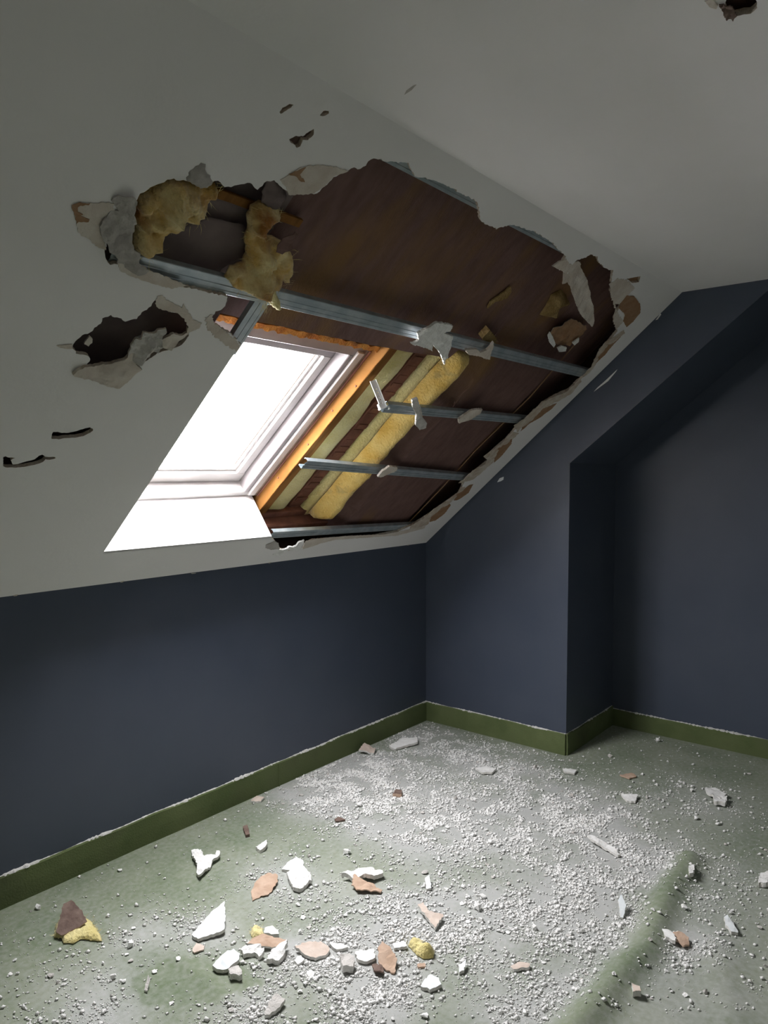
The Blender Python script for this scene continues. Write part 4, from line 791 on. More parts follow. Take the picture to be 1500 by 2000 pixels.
bl = skirting('baseboard_left', [(XBACK, YK), (2.45, YK), (XB, YK)], 'green skirting with ragged dusty top along the knee wall', nrm=[(0, -1), (0, -1)])
mk('joint_fold', [(2.445 + a, YK - .0135 - b * .004, z) for a in (0, .008) for b in (0, 1) for z in (0, .112)], BOXFACES, M['skirt'], bl)
skirting('baseboard_boxing', [(XB, YK), (XB, 1.736), (XE, 1.736)], 'green skirting wrapping the boxed-out wall', nrm=[(-1, 0), (0, -1)], seed=3)
skirting('baseboard_front', [(XE, 1.736), (XE, YRIGHT)], 'dim green skirting along the recessed end wall', h=0.105, nrm=[(-1, 0)], seed=5)

# ---- skylight
W0 = 0.225
win1 = empty('window_1', at(SLOPE, 1.86, 0.23, 0.3))
tag(win1, 'white skylight set deep in the sloping ceiling, pane blown out white', kind='structure')
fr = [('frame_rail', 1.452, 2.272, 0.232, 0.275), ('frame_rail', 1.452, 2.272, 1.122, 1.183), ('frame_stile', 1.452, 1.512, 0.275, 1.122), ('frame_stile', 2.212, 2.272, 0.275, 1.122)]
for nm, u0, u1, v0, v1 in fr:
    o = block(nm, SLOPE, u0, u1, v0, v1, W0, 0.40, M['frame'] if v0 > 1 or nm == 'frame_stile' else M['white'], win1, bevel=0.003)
sa = [('sash_rail', 1.514, 2.210, 0.277, 0.335), ('sash_rail', 1.514, 2.210, 1.050, 1.120), ('sash_stile', 1.514, 1.560, 0.335, 1.050), ('sash_stile', 2.164, 2.210, 0.335, 1.050)]
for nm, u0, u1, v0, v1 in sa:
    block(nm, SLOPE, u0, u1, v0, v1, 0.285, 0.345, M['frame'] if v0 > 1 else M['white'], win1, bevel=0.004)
for nm, u0, u1, v0, v1 in [('glazing_bead', 1.56, 2.164, 0.335, 0.347), ('glazing_bead', 1.56, 2.164, 1.038, 1.05), ('glazing_bead', 1.56, 1.572, 0.347, 1.038), ('glazing_bead', 2.150, 2.164, 0.347, 1.038)]:
    block(nm, SLOPE, u0, u1, v0, v1, 0.300, 0.316, M['white'], win1, bevel=0.002)
for du in (0.0,):
    block('bead_gasket', SLOPE, 2.146, 2.150, 0.347, 1.038, 0.312, 0.318, M['groove'], win1)
sheet('pane', SLOPE, [(1.555, 0.33), (2.17, 0.33), (2.17, 1.055), (1.555, 1.055)], 0.318, 0.006, M['glass'], win1)
# inner step of the frame, seen along its right stile
block('frame_lining', SLOPE, 2.236, 2.272, 0.262, 1.150, 0.212, W0, M['white'], win1, bevel=0.002)
block('frame_groove', SLOPE, 2.2725, 2.286, 0.262, 1.17, 0.212, 0.24, M['groove'], win1, bevel=0.002)
block('frame_groove', SLOPE, 2.2862, 2.2895, 0.262, 1.17, 0.205, 0.24, M['darkpine'], win1, bevel=0.001)
# lower reveal board and the hidden side reveal
sill = mk('window_sill', [at(SLOPE, u, v, w) for (u, v, w) in [(1.45, .2275, .0), (2.274, .2275, .0), (2.274, .246, .224), (1.45, .236, .224), (1.45, .2145, .0), (2.274, .2145, .0), (2.274, .232, .224), (1.45, .222, .224)]],
          [[0, 1, 2, 3], [7, 6, 5, 4], [0, 4, 5, 1], [1, 5, 6, 2], [2, 6, 7, 3], [3, 7, 4, 0]], M['sill'], win1)
block('side_reveal', SLOPE, 1.437, 1.450, 0.2275, 1.19, 0.013, 0.224, M['paint'], win1)
# ragged timber header above the frame, bounced orange light painted into it
hd = [(1.40 + i * 0.012, 1.192 + 0.010 * noise.noise(Vector((i * .45, 4, 2))) + 0.006 * noise.noise(Vector((i * 1.7, 4, 5)))) for i in range(80)] + [(2.36 - i * 0.012, 1.216 + 0.008 * noise.noise(Vector((i * .33, 1, 2)))) for i in range(81)]
o = sheet('header_board', SLOPE, hd, lambda u, v: 0.185 + 0.004 * fbm(u, v, 30), 0.035, M['orange'], win1, res=0.03)

# ================================================================ things in the roof cavity
def thing(o, label, cat, group=None):
    return tag(o, label, cat, group)


# galvanised furring channels behind the board
def channel(u0, v0, u1, v1, label, w=0.0128, wd=0.047, lip0=True):
    root = empty('metal_channel', at(SLOPE, u0, v0, w))
    thing(root, label, 'metal channel', 'galvanised furring channels across the roof slope')
    prof = [(-.5, .020), (-.5, .002), (-.47, 0), (-.28, 0), (-.25, .002), (-.05, .002), (-.02, 0), (.02, 0), (.05, .002), (.25, .002), (.28, 0), (.47, 0), (.5, .002), (.5, .020)]
    d = math.hypot(u1 - u0, v1 - v0)
    tu, tv = (u1 - u0) / d, (v1 - v0) / d
    k_ = max(2, int(d / .12))
    vs, fs = [], []
    m_ = len(prof)
    for i in range(k_ + 1):
        s = i / k_ * d
        for (p, q) in prof:
            vs.append(at(SLOPE, u0 + tu * s - tv * p * wd, v0 + tv * s + tu * p * wd, w + q))
        for (p, q) in reversed(prof):
            pp = p * (1 - .03)
            vs.append(at(SLOPE, u0 + tu * s - tv * pp * wd, v0 + tv * s + tu * pp * wd, w + q + (.0009 if q < .02 else 0)))
    n_ = 2 * m_
    for i in range(k_):
        for j in range(n_):
            fs.append([i * n_ + j, (i + 1) * n_ + j, (i + 1) * n_ + (j + 1) % n_, i * n_ + (j + 1) % n_])
    mk('channel_web', vs, fs, M['steel'], root)
    for sgn in (-1, 1):
        vs = []
        for s in (0, d):
            for p in (.5, .36):
                for q in (.0195, .0206):
                    vs.append(at(SLOPE, u0 + tu * s - tv * p * sgn * wd, v0 + tv * s + tu * p * sgn * wd, w + q))
        mk('channel_lip', vs, BOXFACES, M['steel'], root)
    return root


channel(1.20, 1.925, 2.60, 1.925, 'galvanised channel along the top edge of the hole, under the ceiling fold')
channel(0.96, 1.427, 3.66, 1.427, 'long galvanised channel spanning the hole above the skylight', wd=.052)
channel(2.335, 1.052, 3.66, 1.070, 'galvanised channel right of the skylight, level with the white hanger')
channel(2.135, 0.704, 3.66, 0.592, 'galvanised channel tilted across the insulation below the hanger')
channel(2.285, 0.215, 3.60, 0.165, 'galvanised channel along the bottom edge of the hole by the sill')
# short upright stub at the window's upper left corner
def stub():
    root = empty('metal_stub', at(SLOPE, 1.455, 1.26, 0.03))
    thing(root, 'short galvanised stub above the upper corner of the skylight', 'metal channel', 'galvanised furring channels across the roof slope')
    vs, fs = [], []
    prof = [(1.437, .050), (1.437, .032), (1.445, .032), (1.447, .035), (1.457, .035), (1.459, .032), (1.467, .032), (1.469, .035), (1.479, .035), (1.481, .032), (1.489, .032), (1.489, .050), (1.4885, .050), (1.488, .0335), (1.438, .0335), (1.4375, .050)]
    for v in (1.19, 1.42):
        vs += [at(SLOPE, u, v, w) for u, w in prof]
    n_ = len(prof)
    fs = [[i, (i + 1) % n_, n_ + (i + 1) % n_, n_ + i] for i in range(n_)]
    mk('stub_web', vs, fs, M['steel'], root)
    block('stub_rib', SLOPE, 1.4855, 1.4895, 1.19, 1.42, .0318, .052, M['steel'], root)


stub()

# timber
raf = empty('roof_rafter', at(SLOPE, 2.315, 0.12, .15))
thing(raf, 'bright orange pine rafter along the right of the skylight', 'rafter')
block('rafter_beam', SLOPE, 2.2905, 2.343, 0.135, 1.30, 0.150, 0.395, M['pine'], raf, bevel=.002, wob=.0006, seg=30)
for i, (v_, w_) in enumerate([(.42, .18), (.66, .165), (.86, .175), (1.02, .16)]):
    block('nail', SLOPE, 2.2872, 2.2905, v_, v_ + .006, w_, w_ + .006, M['darkpine'], raf)
rr = empty('dark_rafter', at(SLOPE, 2.54, 0.12, .17))
thing(rr, 'dark reddish rafter with blocks for shadow stripes between the yellow insulation strips', 'rafter')
block('rafter_beam', SLOPE, 2.505, 2.585, 0.10, 1.30, 0.178, 0.39, M['darkpine'], rr, bevel=.003, wob=.001, seg=24)
for i in range(22):
    v_ = 0.16 + i * 0.052 + rs.uniform(-.012, .012)
    block('shadow_stripe_block', SLOPE, 2.507 + rs.uniform(0, .01), 2.578 + rs.uniform(-.01, .004), v_, v_ + rs.uniform(.016, .026), 0.173 + rs.uniform(0, .003), 0.178, M['darkpine'], rr)  # small blocks added to imitate dark shadow stripes across the beam
wp = empty('wall_plate', at(SLOPE, 2.5, 0.1, .13))
thing(wp, 'dark timber plate at the foot of the rafters, beside the sill', 'timber plate')
block('plate_beam', SLOPE, 2.285, 2.90, 0.06, 0.165, 0.10, 0.30, M['darkpine'], wp, wob=.001, seg=10)
block('plate_strip', SLOPE, 2.30, 2.62, 0.165, 0.205, 0.15, 0.19, M['darkpine'], wp, wob=.001, seg=6)
lath = block('wooden_lath', SLOPE, 0.98, 1.46, 1.628, 1.652, 0.066, 0.078, M['pine'], seg=6, wob=.001)
thing(lath, 'thin orange lath running between the two torn insulation tufts', 'lath')

# insulation strips between the rafters
def batt(u0, u1, v0, v1, w0, depth, m, label, seed, bk=.10):
    rs_ = random.Random(seed)
    L_e = [(u0 + rs_.uniform(-.006, .006), v0 + (v1 - v0) * i / 12) for i in range(13)]
    R_e = [(u1 + rs_.uniform(-.008, .008), v1 - (v1 - v0) * i / 12) for i in range(13)]
    o = pillow('insulation_strip', SLOPE, L_e + R_e, w0 + depth, depth, M[m], res=.018, seed=seed, lump=.16, freq=9, backd=bk, power=.35)
    return thing(o, label, 'insulation', 'yellow glass wool strips between the rafters')


batt(2.352, 2.494, 0.17, 1.31, 0.160, .03, 'woolpale', 'pale yellow insulation strip against the orange rafter', 31)
batt(2.594, 2.69, 0.15, 1.31, 0.145, .03, 'woolpale', 'olive yellow insulation strip between dark rafter and bright strip', 32)
batt(2.622, 2.742, 0.20, 1.335, 0.052, .085, 'woolbright', 'bright yellow insulation strip along the edge of the brown paper', 33, bk=.004)

# brown paper facing of the insulation
def kraft(poly, w, label, m='kraft', seed=0.0, amp=.006):
    o = sheet('kraft_paper', SLOPE, poly, lambda u, v: (w(u, v) if callable(w) else w) + amp * fbm(u, v, 3.5, seed), .003, M[m], res=.04)
    return thing(o, label, 'insulation paper', 'brown paper facings behind the broken ceiling')


kraft([(-0.9, .02), (1.40, .02), (1.40, 1.30), (1.40, 1.99), (-.9, 1.99)], .085, 'greyed brown insulation paper left of the skylight', 'kraftgrey', 1.0)
kraft(jag([(1.403, 1.285), (2.30, 1.285), (2.59, 1.295), (2.605, 1.345), (2.738, 1.345), (2.738, 1.99), (1.403, 1.99)], .05, .0005, 2), .090, 'dark brown insulation paper above the skylight', 'kraft', 2.0)
kraft(jag([(2.752, .13), (3.385, .13), (3.36, .8), (3.40, 1.99), (2.7385, 1.99), (2.7385, 1.345), (2.752, 1.34)], .05, .0005, 3), lambda u, v: .09 - .035 * min(1, max(0, (1.5 - v) / .25)) + .075 * max(0, (2.83 - u) / .09) * min(1, max(0, (1.45 - v) / .12)), 'dark brown insulation paper beside the bright yellow strip', 'kraft', 2.0)
kraft([(3.375, .02), (3.705, .02), (3.705, 1.99), (3.39, 1.99), (3.35, .8)], .105, 'dark brown insulation paper next to the end wall', 'kraft', 4.0)
# the lapped edge of the paper, a lighter tan
seam = [(3.405, .12), (3.392, .5), (3.366, .8), (3.385, 1.2), (3.405, 1.55)]
o = sheet('paper_lap', SLOPE, [(u - .004, v) for u, v in seam] + [(u + .004, v) for u, v in reversed(seam)], lambda u, v: .080 - .035 * min(1, max(0, (1.5 - v) / .25)), .003, M['brownpaper'], res=.05)
thing(o, 'thin tan lapped paper edge crossing three channels near the end wall', 'paper edge')

# torn wool hanging in the upper left of the hole
def wool(key, w, depth, m, label, seed, lump=.8, freq=22, fib=120, name='insulation_tuft', basis=SLOPE, data=None, sign=-1, res=.009, fl=.03):
    poly = jag((data or UV)[key], .012, .003, seed)
    o = pillow(name, basis, poly, w, depth, M[m], res=res, seed=seed, lump=lump, freq=freq, backd=.008 if basis is SLOPE else 0, sign=sign, power=.4)
    # loose fibres on the rim
    rs_ = random.Random(seed)
    vs, fs = [], []
    for i in range(fib):
        a = rs_.choice(poly)
        th = rs_.uniform(0, 6.283)
        l_ = rs_.uniform(.25, 1) * fl
        p0 = at(basis, a[0], a[1], (w(*a) if callable(w) else w) + sign * depth * .3 * rs_.random())
        p1 = p0 + basis[1] * (math.cos(th) * l_) + basis[2] * (math.sin(th) * l_) + basis[3] * (sign * l_ * rs_.uniform(0, .8))
        if basis is FLOOR and p1.z < .004:
            p1.z = .006
        mid = (p0 + p1) / 2 + Vector((rs_.uniform(-1, 1), rs_.uniform(-1, 1), rs_.uniform(-1, 1))) * l_ * .15
        s_ = Vector((rs_.uniform(-1, 1), rs_.uniform(-1, 1), rs_.uniform(-1, 1))).normalized() * .0006
        b_ = len(vs)
        vs += [p0 - s_, p0 + s_, mid + s_, mid - s_, p1]
        fs += [[b_, b_ + 1, b_ + 2, b_ + 3], [b_ + 3, b_ + 2, b_ + 4]]
    if fib:
        f_ = mk('loose_fibres', vs, fs, M['woolpale'], o)
        f_['kind'] = 'stuff'
    return thing(o, label, 'insulation')


DROOP = lambda u, v: -.001 + .046 * min(1, max(0, (v - 1.452) / .05))
wool('tuft_left', DROOP, .065, 'wool', 'large amber yellow insulation tuft bulging at the upper left of the hole', 51, lump=1.3, freq=13)
tm = wool('tuft_mid', DROOP, .05, 'wool', 'yellow insulation tuft hanging over the long channel', 52, lump=1.2, freq=14)
tt = pillow('tuft_tail', SLOPE, jag(UV['tuft_tail'], .008, .002, 5), .002, .022, M['woolpale'], tm, res=.007, seed=7, backd=.006)
rs2 = random.Random(9)
vs, fs = [], []
for i in range(26):
    p0 = at(SLOPE, rs2.uniform(1.43, 1.47), rs2.uniform(1.40, 1.425), -.006)
    p1 = p0 + EU * rs2.uniform(-.01, .012) - EV * rs2.uniform(.012, .035) - EW * rs2.uniform(0, .012)
    s_ = Vector((.0007, 0, .0007))
    b_ = len(vs)
    vs += [p0 - s_, p0 + s_, p1 + s_ * .4, p1 - s_ * .4]
    fs.append([b_, b_ + 1, b_ + 2, b_ + 3])
f_ = mk('loose_fibres', vs, fs, M['woolpale'], tt)
f_['kind'] = 'stuff'
thing(sheet('paper_scrap', SLOPE, jag(UV['paper_grey'], .008, .002, 6), lambda u, v: .035 + .012 * fbm(u, v, 25, 4), .002, M['kraftgrey'], res=.01, smooth=True), 'grey crumpled paper scrap above the hanging yellow tuft', 'paper scrap')
thing(pillow('torn_paper_puff', SLOPE, jag(UV['puff_top'], .006, .0025, 8), .0, .012, M['greypaper'], res=.007, seed=3, lump=.9, freq=40), 'grey puff of torn paper on the top rim above the left tuft', 'paper scrap')
thing(sheet('kraft_flap', SLOPE, jag(UV['kraft_flap'], .012, .003, 9), lambda u, v: .068 + .006 * fbm(u, v, 9, 8), .002, M['kraftgrey'], res=.015, smooth=True), 'grey brown paper flap between the tufts above the long channel', 'insulation paper')
thing(sheet('kraft_flap', SLOPE, jag(UV['kraft_dark'], .008, .002, 10), lambda u, v: .0 + .01 * fbm(u, v, 20, 3), .002, M['kraft'], res=.01), 'dark pointed paper flap beside the hanging yellow tuft', 'insulation paper')
thing(pillow('insulation_wedge', SLOPE, jag(UV['hang_wedge'], .008, .002, 11),   .088, .03, M['wooldark'], res=.012, seed=8, lump=.6, freq=18, backd=0), 'olive insulation wedge behind the white hanging paper tongue', 'insulation')
cup = sheet('paper_cup', SLOPE, jag(UV['cup_brown'], .008, .002, 12), lambda u, v: .055 + .02 * fbm(u, v, 9, 2), .003, M['brownpaper'], res=.015, rim=M['core'])
thing(cup, 'rounded brown paper piece with white crumbs under the hanging tongue', 'paper scrap')
for k_ in ('fleck_a', 'fleck_b', 'fleck_c'):
    sheet('plaster_fleck', SLOPE, jag(UV[k_], .004, .001, 15), .042, .006, M['chalk'], cup)
thing(sheet('wool_scrap', SLOPE, jag(UV['scrap_a'], .006, .002, 13), .080, .006, M['wooldark'], res=.01), 'small yellow wool scrap on brown paper above the long channel', 'insulation')
thing(sheet('wool_scrap', SLOPE, jag(UV['scrap_b'], .006, .002, 14), .045, .03, M['wooldark'], res=.01), 'yellow wool scrap tucked behind the long channel', 'insulation')

# torn pieces hanging from the rims and stuck to the channels
def flap(key, w, amp, freq, thick, m, label, cat='plaster piece', name='hanging_flap', seed=0, tilt=(0, 0), res=.008, back=None, rim=None, jagged=.0016):
    us = [p[0] for p in UV[key]]
    vs_ = [p[1] for p in UV[key]]
    uc, vc = sum(us) / len(us), sum(vs_) / len(vs_)
    o = sheet(name, SLOPE, jag(UV[key], .006, jagged, seed), lambda u, v: w + amp * fbm(u, v, freq, seed) + tilt[0] * (u - uc) + tilt[1] * (v - vc), thick, M[m], res=res, back=back, rim=M[rim] if rim else None)
    return thing(o, label, cat)


flap('flap_paper', -.008, .012, 12, .003, 'tornpaper', 'long pale paper tongue hanging in the upper right of the hole', 'paper scrap', seed=61, tilt=(0, .25))
flap('flap_tip', -.002, .006, 20, .006, 'tornpaper', 'small pointed torn tip on the rim beside the paper tongue', 'paper scrap', seed=62)
flap('flap_left', -.012, .026, 14, .004, 'greypaper', 'grey crumpled flap hanging at the far left of the hole', 'paper scrap', seed=63, res=.006)
flap('flap_board', -.012, .014, 12, .010, 'tornpaper', 'broken plasterboard lip bent down under the smaller hole', seed=64, tilt=(0, .12), rim='core')
flap('flap_crumple', -.018, .034, 18, .006, 'chalkgrey', 'crumpled grey gypsum ridge along the smaller hole', seed=65, res=.006, rim='core')
flap('flap_crumple_end', -.006, .016, 16, .008, 'tornpaper', 'torn gypsum tongue at the right end of the smaller hole', seed=66, rim='core')
flap('flap_chip', .01, .01, 12, .005, 'tornpaper', 'tiny pale chip hanging inside the left tip of the smaller hole', seed=67)
flap('plaster_ch1', -.016, .013, 18, .010, 'chalk', 'jagged white plaster lump stuck on the long channel', seed=71, name='plaster_lump', res=.006, rim='gypsum')
flap('plaster_ch1b', -.009, .007, 18, .010, 'tornpaper', 'small plaster shard on the long channel above the bright strip', seed=72, name='plaster_lump')
flap('plaster_ch2', -.009, .008, 14, .010, 'chalkgrey', 'drooping plaster remnant over the channel right of the hanger', seed=73, name='plaster_lump')
flap('plaster_ch2b', -.007, .006, 14, .010, 'tornpaper', 'flat plaster remnant on the channel beside the drooping one', seed=74, name='plaster_lump')
flap('plaster_ch3', -.007, .006, 14, .010, 'tornpaper', 'plaster remnant on the tilted channel below the hanger', seed=75, name='plaster_lump')
flap('plaster_ch4', -.004, .014, 22, .008, 'chalk', 'chewed white plaster bits on the rim at the sill corner', seed=76, name='plaster_lump', res=.006)

# white perforated hanger on the second channel's end
hb = empty('channel_hanger', at(SLOPE, 2.36, 1.05, .03))
thing(hb, 'white perforated hanger strip at the end of a channel', 'hanger')
pA, pB = HANG
ax_ = (pB - pA).normalized()
sd_ = EW.cross(ax_).normalized()
nn_ = ax_.cross(sd_).normalized()
HB = (pA, sd_, ax_, nn_)
ln = (pB - pA).length
hs = [[(.003 * math.cos(t * 1.0472), ln * q + .003 * math.sin(t * 1.0472)) for t in range(6)] for q in (.18, .33, .48, .63, .78)]
sheet('hanger_strip', HB, [(-.014, -.02), (.014, -.02), (.014, ln), (-.014, ln)], 0, .0012, M['hanger'], hb, holes=hs)
for s_ in (-1, 1):
    block('hanger_edge', HB, s_ * .014 - .001, s_ * .014 + .001, -.02, ln, -.003, .001, M['hanger'], hb)
block('hanger_foot', HB, -.020, .022, ln - .004, ln + .002, -.012, .010, M['hanger'], hb)
block('hanger_hook', HB, .016, .022, ln - .022, ln, -.010, .006, M['hanger'], hb)
block('hanger_hook', HB, -.022, -.016, ln - .004, ln + .012, -.010, .006, M['hanger'], hb)

# ================================================================ things on the floor
def fz(x, y):
    return float(fheight(np.array([x]), np.array([y]))[0])


def frag(key, m, label, thick=.010, amp=.004, freq=25, tilt=(0, 0), cat='plaster piece', name='plaster_fragment', seed=0, lift=0, res=.012, rim='gypsum', top=None, jagged=.0026):
    poly = jag(FL[key], .008, jagged, seed + len(key))
    us = [p[0] for p in poly]
    vs_ = [p[1] for p in poly]
    uc, vc = sum(us) / len(us), sum(vs_) / len(vs_)
    # the piece lies on the carpet: find how high it must sit
    f_ = lambda u, v: amp * fbm(u, v, freq, seed * 3.1) + tilt[0] * (u - uc) + tilt[1] * (v - vc)
    need = max(fz(u, v) - f_(u, v) for u, v in poly[::3])
    low = min(f_(u, v) for u, v in poly)
    z0 = fz(uc, vc) - low + lift + .0005
    o = sheet(name, FLOOR, poly, lambda u, v: z0 + f_(u, v), thick, M[rim] if rim else M[m], res=res, back=M[m], rim=M[rim] if rim else None)
    return thing(o, label, cat)


P_ = 'paper scrap'
frag('torn_plaster', 'chalk', 'torn white plaster piece with ragged arm, nearest the left skirting', amp=.016, seed=1, res=.008)
frag('paper_leaf', 'scrap', 'flat leaf-shaped tan paper piece with white crumbs on it', .003, .006, cat=P_, name='paper_fragment', seed=2, rim=None, tilt=(.05, .1))
frag('double_a', 'bluewhite', 'smooth white upper half of a broken plaster pair beside the tan leaf', .010, .004, seed=3, tilt=(.12, 0))
frag('double_b', 'chalk', 'crumbly white lower half of a broken plaster pair beside the tan leaf', .014, .016, seed=4, res=.008)
frag('brown_wave', 'scrap', 'wavy tan paper piece leaning on a white plaster roll', .004, .010, cat=P_, name='paper_fragment', seed=5, rim=None, tilt=(-.1, .1))
frag('white_roll', 'chalk', 'long white plaster roll behind the wavy tan paper', .016, .014, seed=6, res=.008)
frag('big_triangle', 'bluewhite', 'large clean white triangular plasterboard shard', .011, .003, freq=8, seed=7, tilt=(.10, .0), lift=.002)
frag('brown_foot', 'pinkpaper', 'small pinkish paper scrap at the foot of the white triangle', .004, .006, cat=P_, name='paper_fragment', seed=8, rim=None)
frag('half_disc', 'chalk', 'white half-disc of plaster beside the small yellow tuft', .016, .004, seed=9)
frag('brown_long', 'scrap', 'long tan paper slab below the small yellow tuft', .006, .005, cat=P_, name='paper_fragment', seed=10, tilt=(.0, .15), lift=.004)
frag('crumple_a', 'chalk', 'arched white plaster crumb cluster under the long tan slab', .014, .016, seed=11, res=.008)
frag('crumple_b', 'chalk', 'ribbed grey white plaster chunk right under the long tan slab', .016, .018, seed=12, res=.008)
frag('pink_slab', 'pinkpaper', 'pale pink plaster slab in the middle of the rubble row', .010, .004, cat='plaster piece', seed=13, tilt=(.05, .08))
frag('white_wedge', 'chalk', 'low white wedge right of the pale pink slab', .010, .004, seed=14, tilt=(.1, 0))
frag('brown_upright', 'scrap', 'tan paper piece tipped up at the right end of the rubble row', .005, .006, cat=P_, name='paper_fragment', seed=15, rim=None, tilt=(.35, .1))
frag('brown_cup', 'scrapdark', 'dark brown hollow paper curl beside the tipped tan piece', .005, .012, cat=P_, name='paper_fragment', seed=16, rim=None)
frag('white_flat', 'chalk', 'flat white plaster flake left of the tipped tan piece', .010, .005, seed=17)
frag('white_block', 'chalkgrey', 'blocky grey white plaster lump in the rubble row', .022, .008, seed=18)
frag('shoe_white', 'bluewhite', 'white shoe-shaped plaster shard at the rim of the clean green patch', .012, .006, seed=19, tilt=(.18, 0), lift=.003)
frag('grey_chunk', 'chalkgrey', 'grey chunk tucked against the shoe-shaped shard', .018, .008, seed=20)
frag('kite', 'chalkgrey', 'pale kite-shaped slab at the lower edge of the picture', .011, .005, seed=21, tilt=(.08, .05))
frag('oval', 'chalk', 'small white oval flake in front of the rubble row', .008, .002, seed=22)
frag('sliver', 'bluewhite', 'narrow bluish white sliver standing alone behind the rubble', .008, .002, seed=23, tilt=(.3, 0))
frag('bone', 'pinkpaper', 'bone-shaped pale plaster strip behind the yellow and brown clump', .010, .004, cat='plaster piece', seed=24, tilt=(.1, .1), lift=.003)
frag('blue_white', 'bluewhite', 'clean bluish white flake below the yellow and brown clump', .011, .003, seed=25, tilt=(.1, 0))
frag('small_slab', 'bluewhite', 'small white slab touching the yellow and brown clump', .010, .003, seed=26)
frag('long_strip', 'chalk', 'long thin plasterboard strip on the right of the floor', .010, .006, seed=27, tilt=(.0, .06), lift=.002)
frag('leaf_white', 'bluewhite', 'bright white leaf-shaped chip left of the carpet ridge', .008, .003, seed=28, tilt=(.35, .2))
frag('beige_slab', 'pinkpaper', 'pale beige slab near the foot of the carpet ridge', .010, .004, cat='plaster piece', seed=29)
frag('brown_bit', 'scrap', 'tiny tan bit below the yellow and brown clump', .006, .003, cat=P_, name='paper_fragment', seed=30, rim=None)
frag('white_shard', 'bluewhite', 'small white shard right of the bluish white flake', .010, .003, seed=31, tilt=(.2, 0))
frag('pair_white', 'chalk', 'white plaster half of the pair right of the carpet ridge', .012, .006, seed=32)
frag('pair_brown', 'scrap', 'tan paper half of the pair right of the carpet ridge', .006, .006, cat=P_, name='paper_fragment', seed=33, rim=None, tilt=(.15, .1), lift=.004)
frag('long_white', 'bluewhite', 'white oblong shard on clear carpet far right', .011, .004, seed=34, tilt=(.1, .1), lift=.002)
frag('edge_white', 'chalk', 'white plaster chunk cut by the right picture edge', .018, .008, seed=35)
frag('tall_white', 'chalk', 'upright white flake at the upper end of the carpet ridge', .016, .004, seed=36)
frag('pink_chunk', 'pinkpaper', 'pinkish chunk right of the lower carpet ridge', .018, .006, cat='plaster piece', seed=37)
frag('corner_slab', 'chalk', 'white slab tipped up near the room corner', .012, .006, seed=38, tilt=(.1, .1))
frag('corner_pale', 'pinkpaper', 'pale slab leaning by the skirting near the corner', .010, .006, cat='plaster piece', seed=39, tilt=(0, .2))
frag('tan_skirting', 'pinkpaper', 'tan flake against the knee wall skirting', .008, .005, cat='plaster piece', seed=40)
frag('dark_flake', 'scrapdark', 'dark brown flake in the white crumb field', .006, .006, cat=P_, name='paper_fragment', seed=41, rim=None)
frag('dark_brown_lump', 'scrapdark', 'rusty dark lump in the crumb field below the corner', .016, .006, cat=P_, name='paper_fragment', seed=42, rim='scrap')
frag('dark_chip', 'scrapdark', 'upright dark grey chip left of the crumb field', .012, .003, cat=P_, name='paper_fragment', seed=43, rim=None)
frag('left_wedge', 'chalk', 'white wedge left of the crumb field, below the dark chip', .014, .004, seed=44, tilt=(.1, 0))
frag('far_flat', 'chalk', 'flat white flake in front of the boxed wall', .010, .003, seed=45, lift=.002)
frag('far_flat_b', 'chalk', 'flat white flake below the corner of the boxed wall', .010, .003, seed=46)
frag('far_brown', 'scrap', 'tan flake on the dim carpet beside the recess', .006, .004, cat=P_, name='paper_fragment', seed=47, rim=None)
frag('mid_wing', 'chalk', 'wing-shaped white flake in the right-hand crumb drift', .010, .006, seed=48, tilt=(.1, 0))
frag('pile_a', 'chalk', 'flat white upper piece of the small heap by the recess', .012, .006, seed=49, lift=.006)
frag('pile_b', 'chalk', 'lumpy white lower piece of the small heap by the recess', .018, .010, seed=50)
frag('stand_chip', 'chalkgrey', 'thin chip standing on the clean green patch', .006, .003, seed=51, tilt=(.6, 0))
iw = wool('insul_yellow', .004, .026, 'woolpale', 'yellow insulation clump with dark paper cap on the left of the floor', 81, lump=.5, freq=30, fib=160, name='insulation_clump', basis=FLOOR, data=FL, sign=1, res=.008, fl=.02)
ip = jag([(u - .022, v - .018) for u, v in FL['insul_paper']], .008, .002, 3)
ipc = (sum(p[0] for p in ip) / len(ip), sum(p[1] for p in ip) / len(ip))
sheet('paper_cap', FLOOR, ip, lambda u, v: .040 + .38 * ((u - ipc[0]) * .775 + (v - ipc[1]) * .63) + .004 * fbm(u, v, 20, 4), .003, M['scrapdark'], iw, res=.01, rim=M['scrap'])
wool('tuft_floor_a', .004, .03, 'woolpale', 'small round yellow insulation tuft behind the long tan slab', 82, fib=60, name='insulation_clump', basis=FLOOR, data=FL, sign=1, res=.006, fl=.012)
wool('tuft_floor_b', .004, .03, 'woolpale', 'yellow and brown insulation clump right of the rubble row', 83, fib=60, name='insulation_clump', basis=FLOOR, data=FL, sign=1, res=.006, fl=.012)

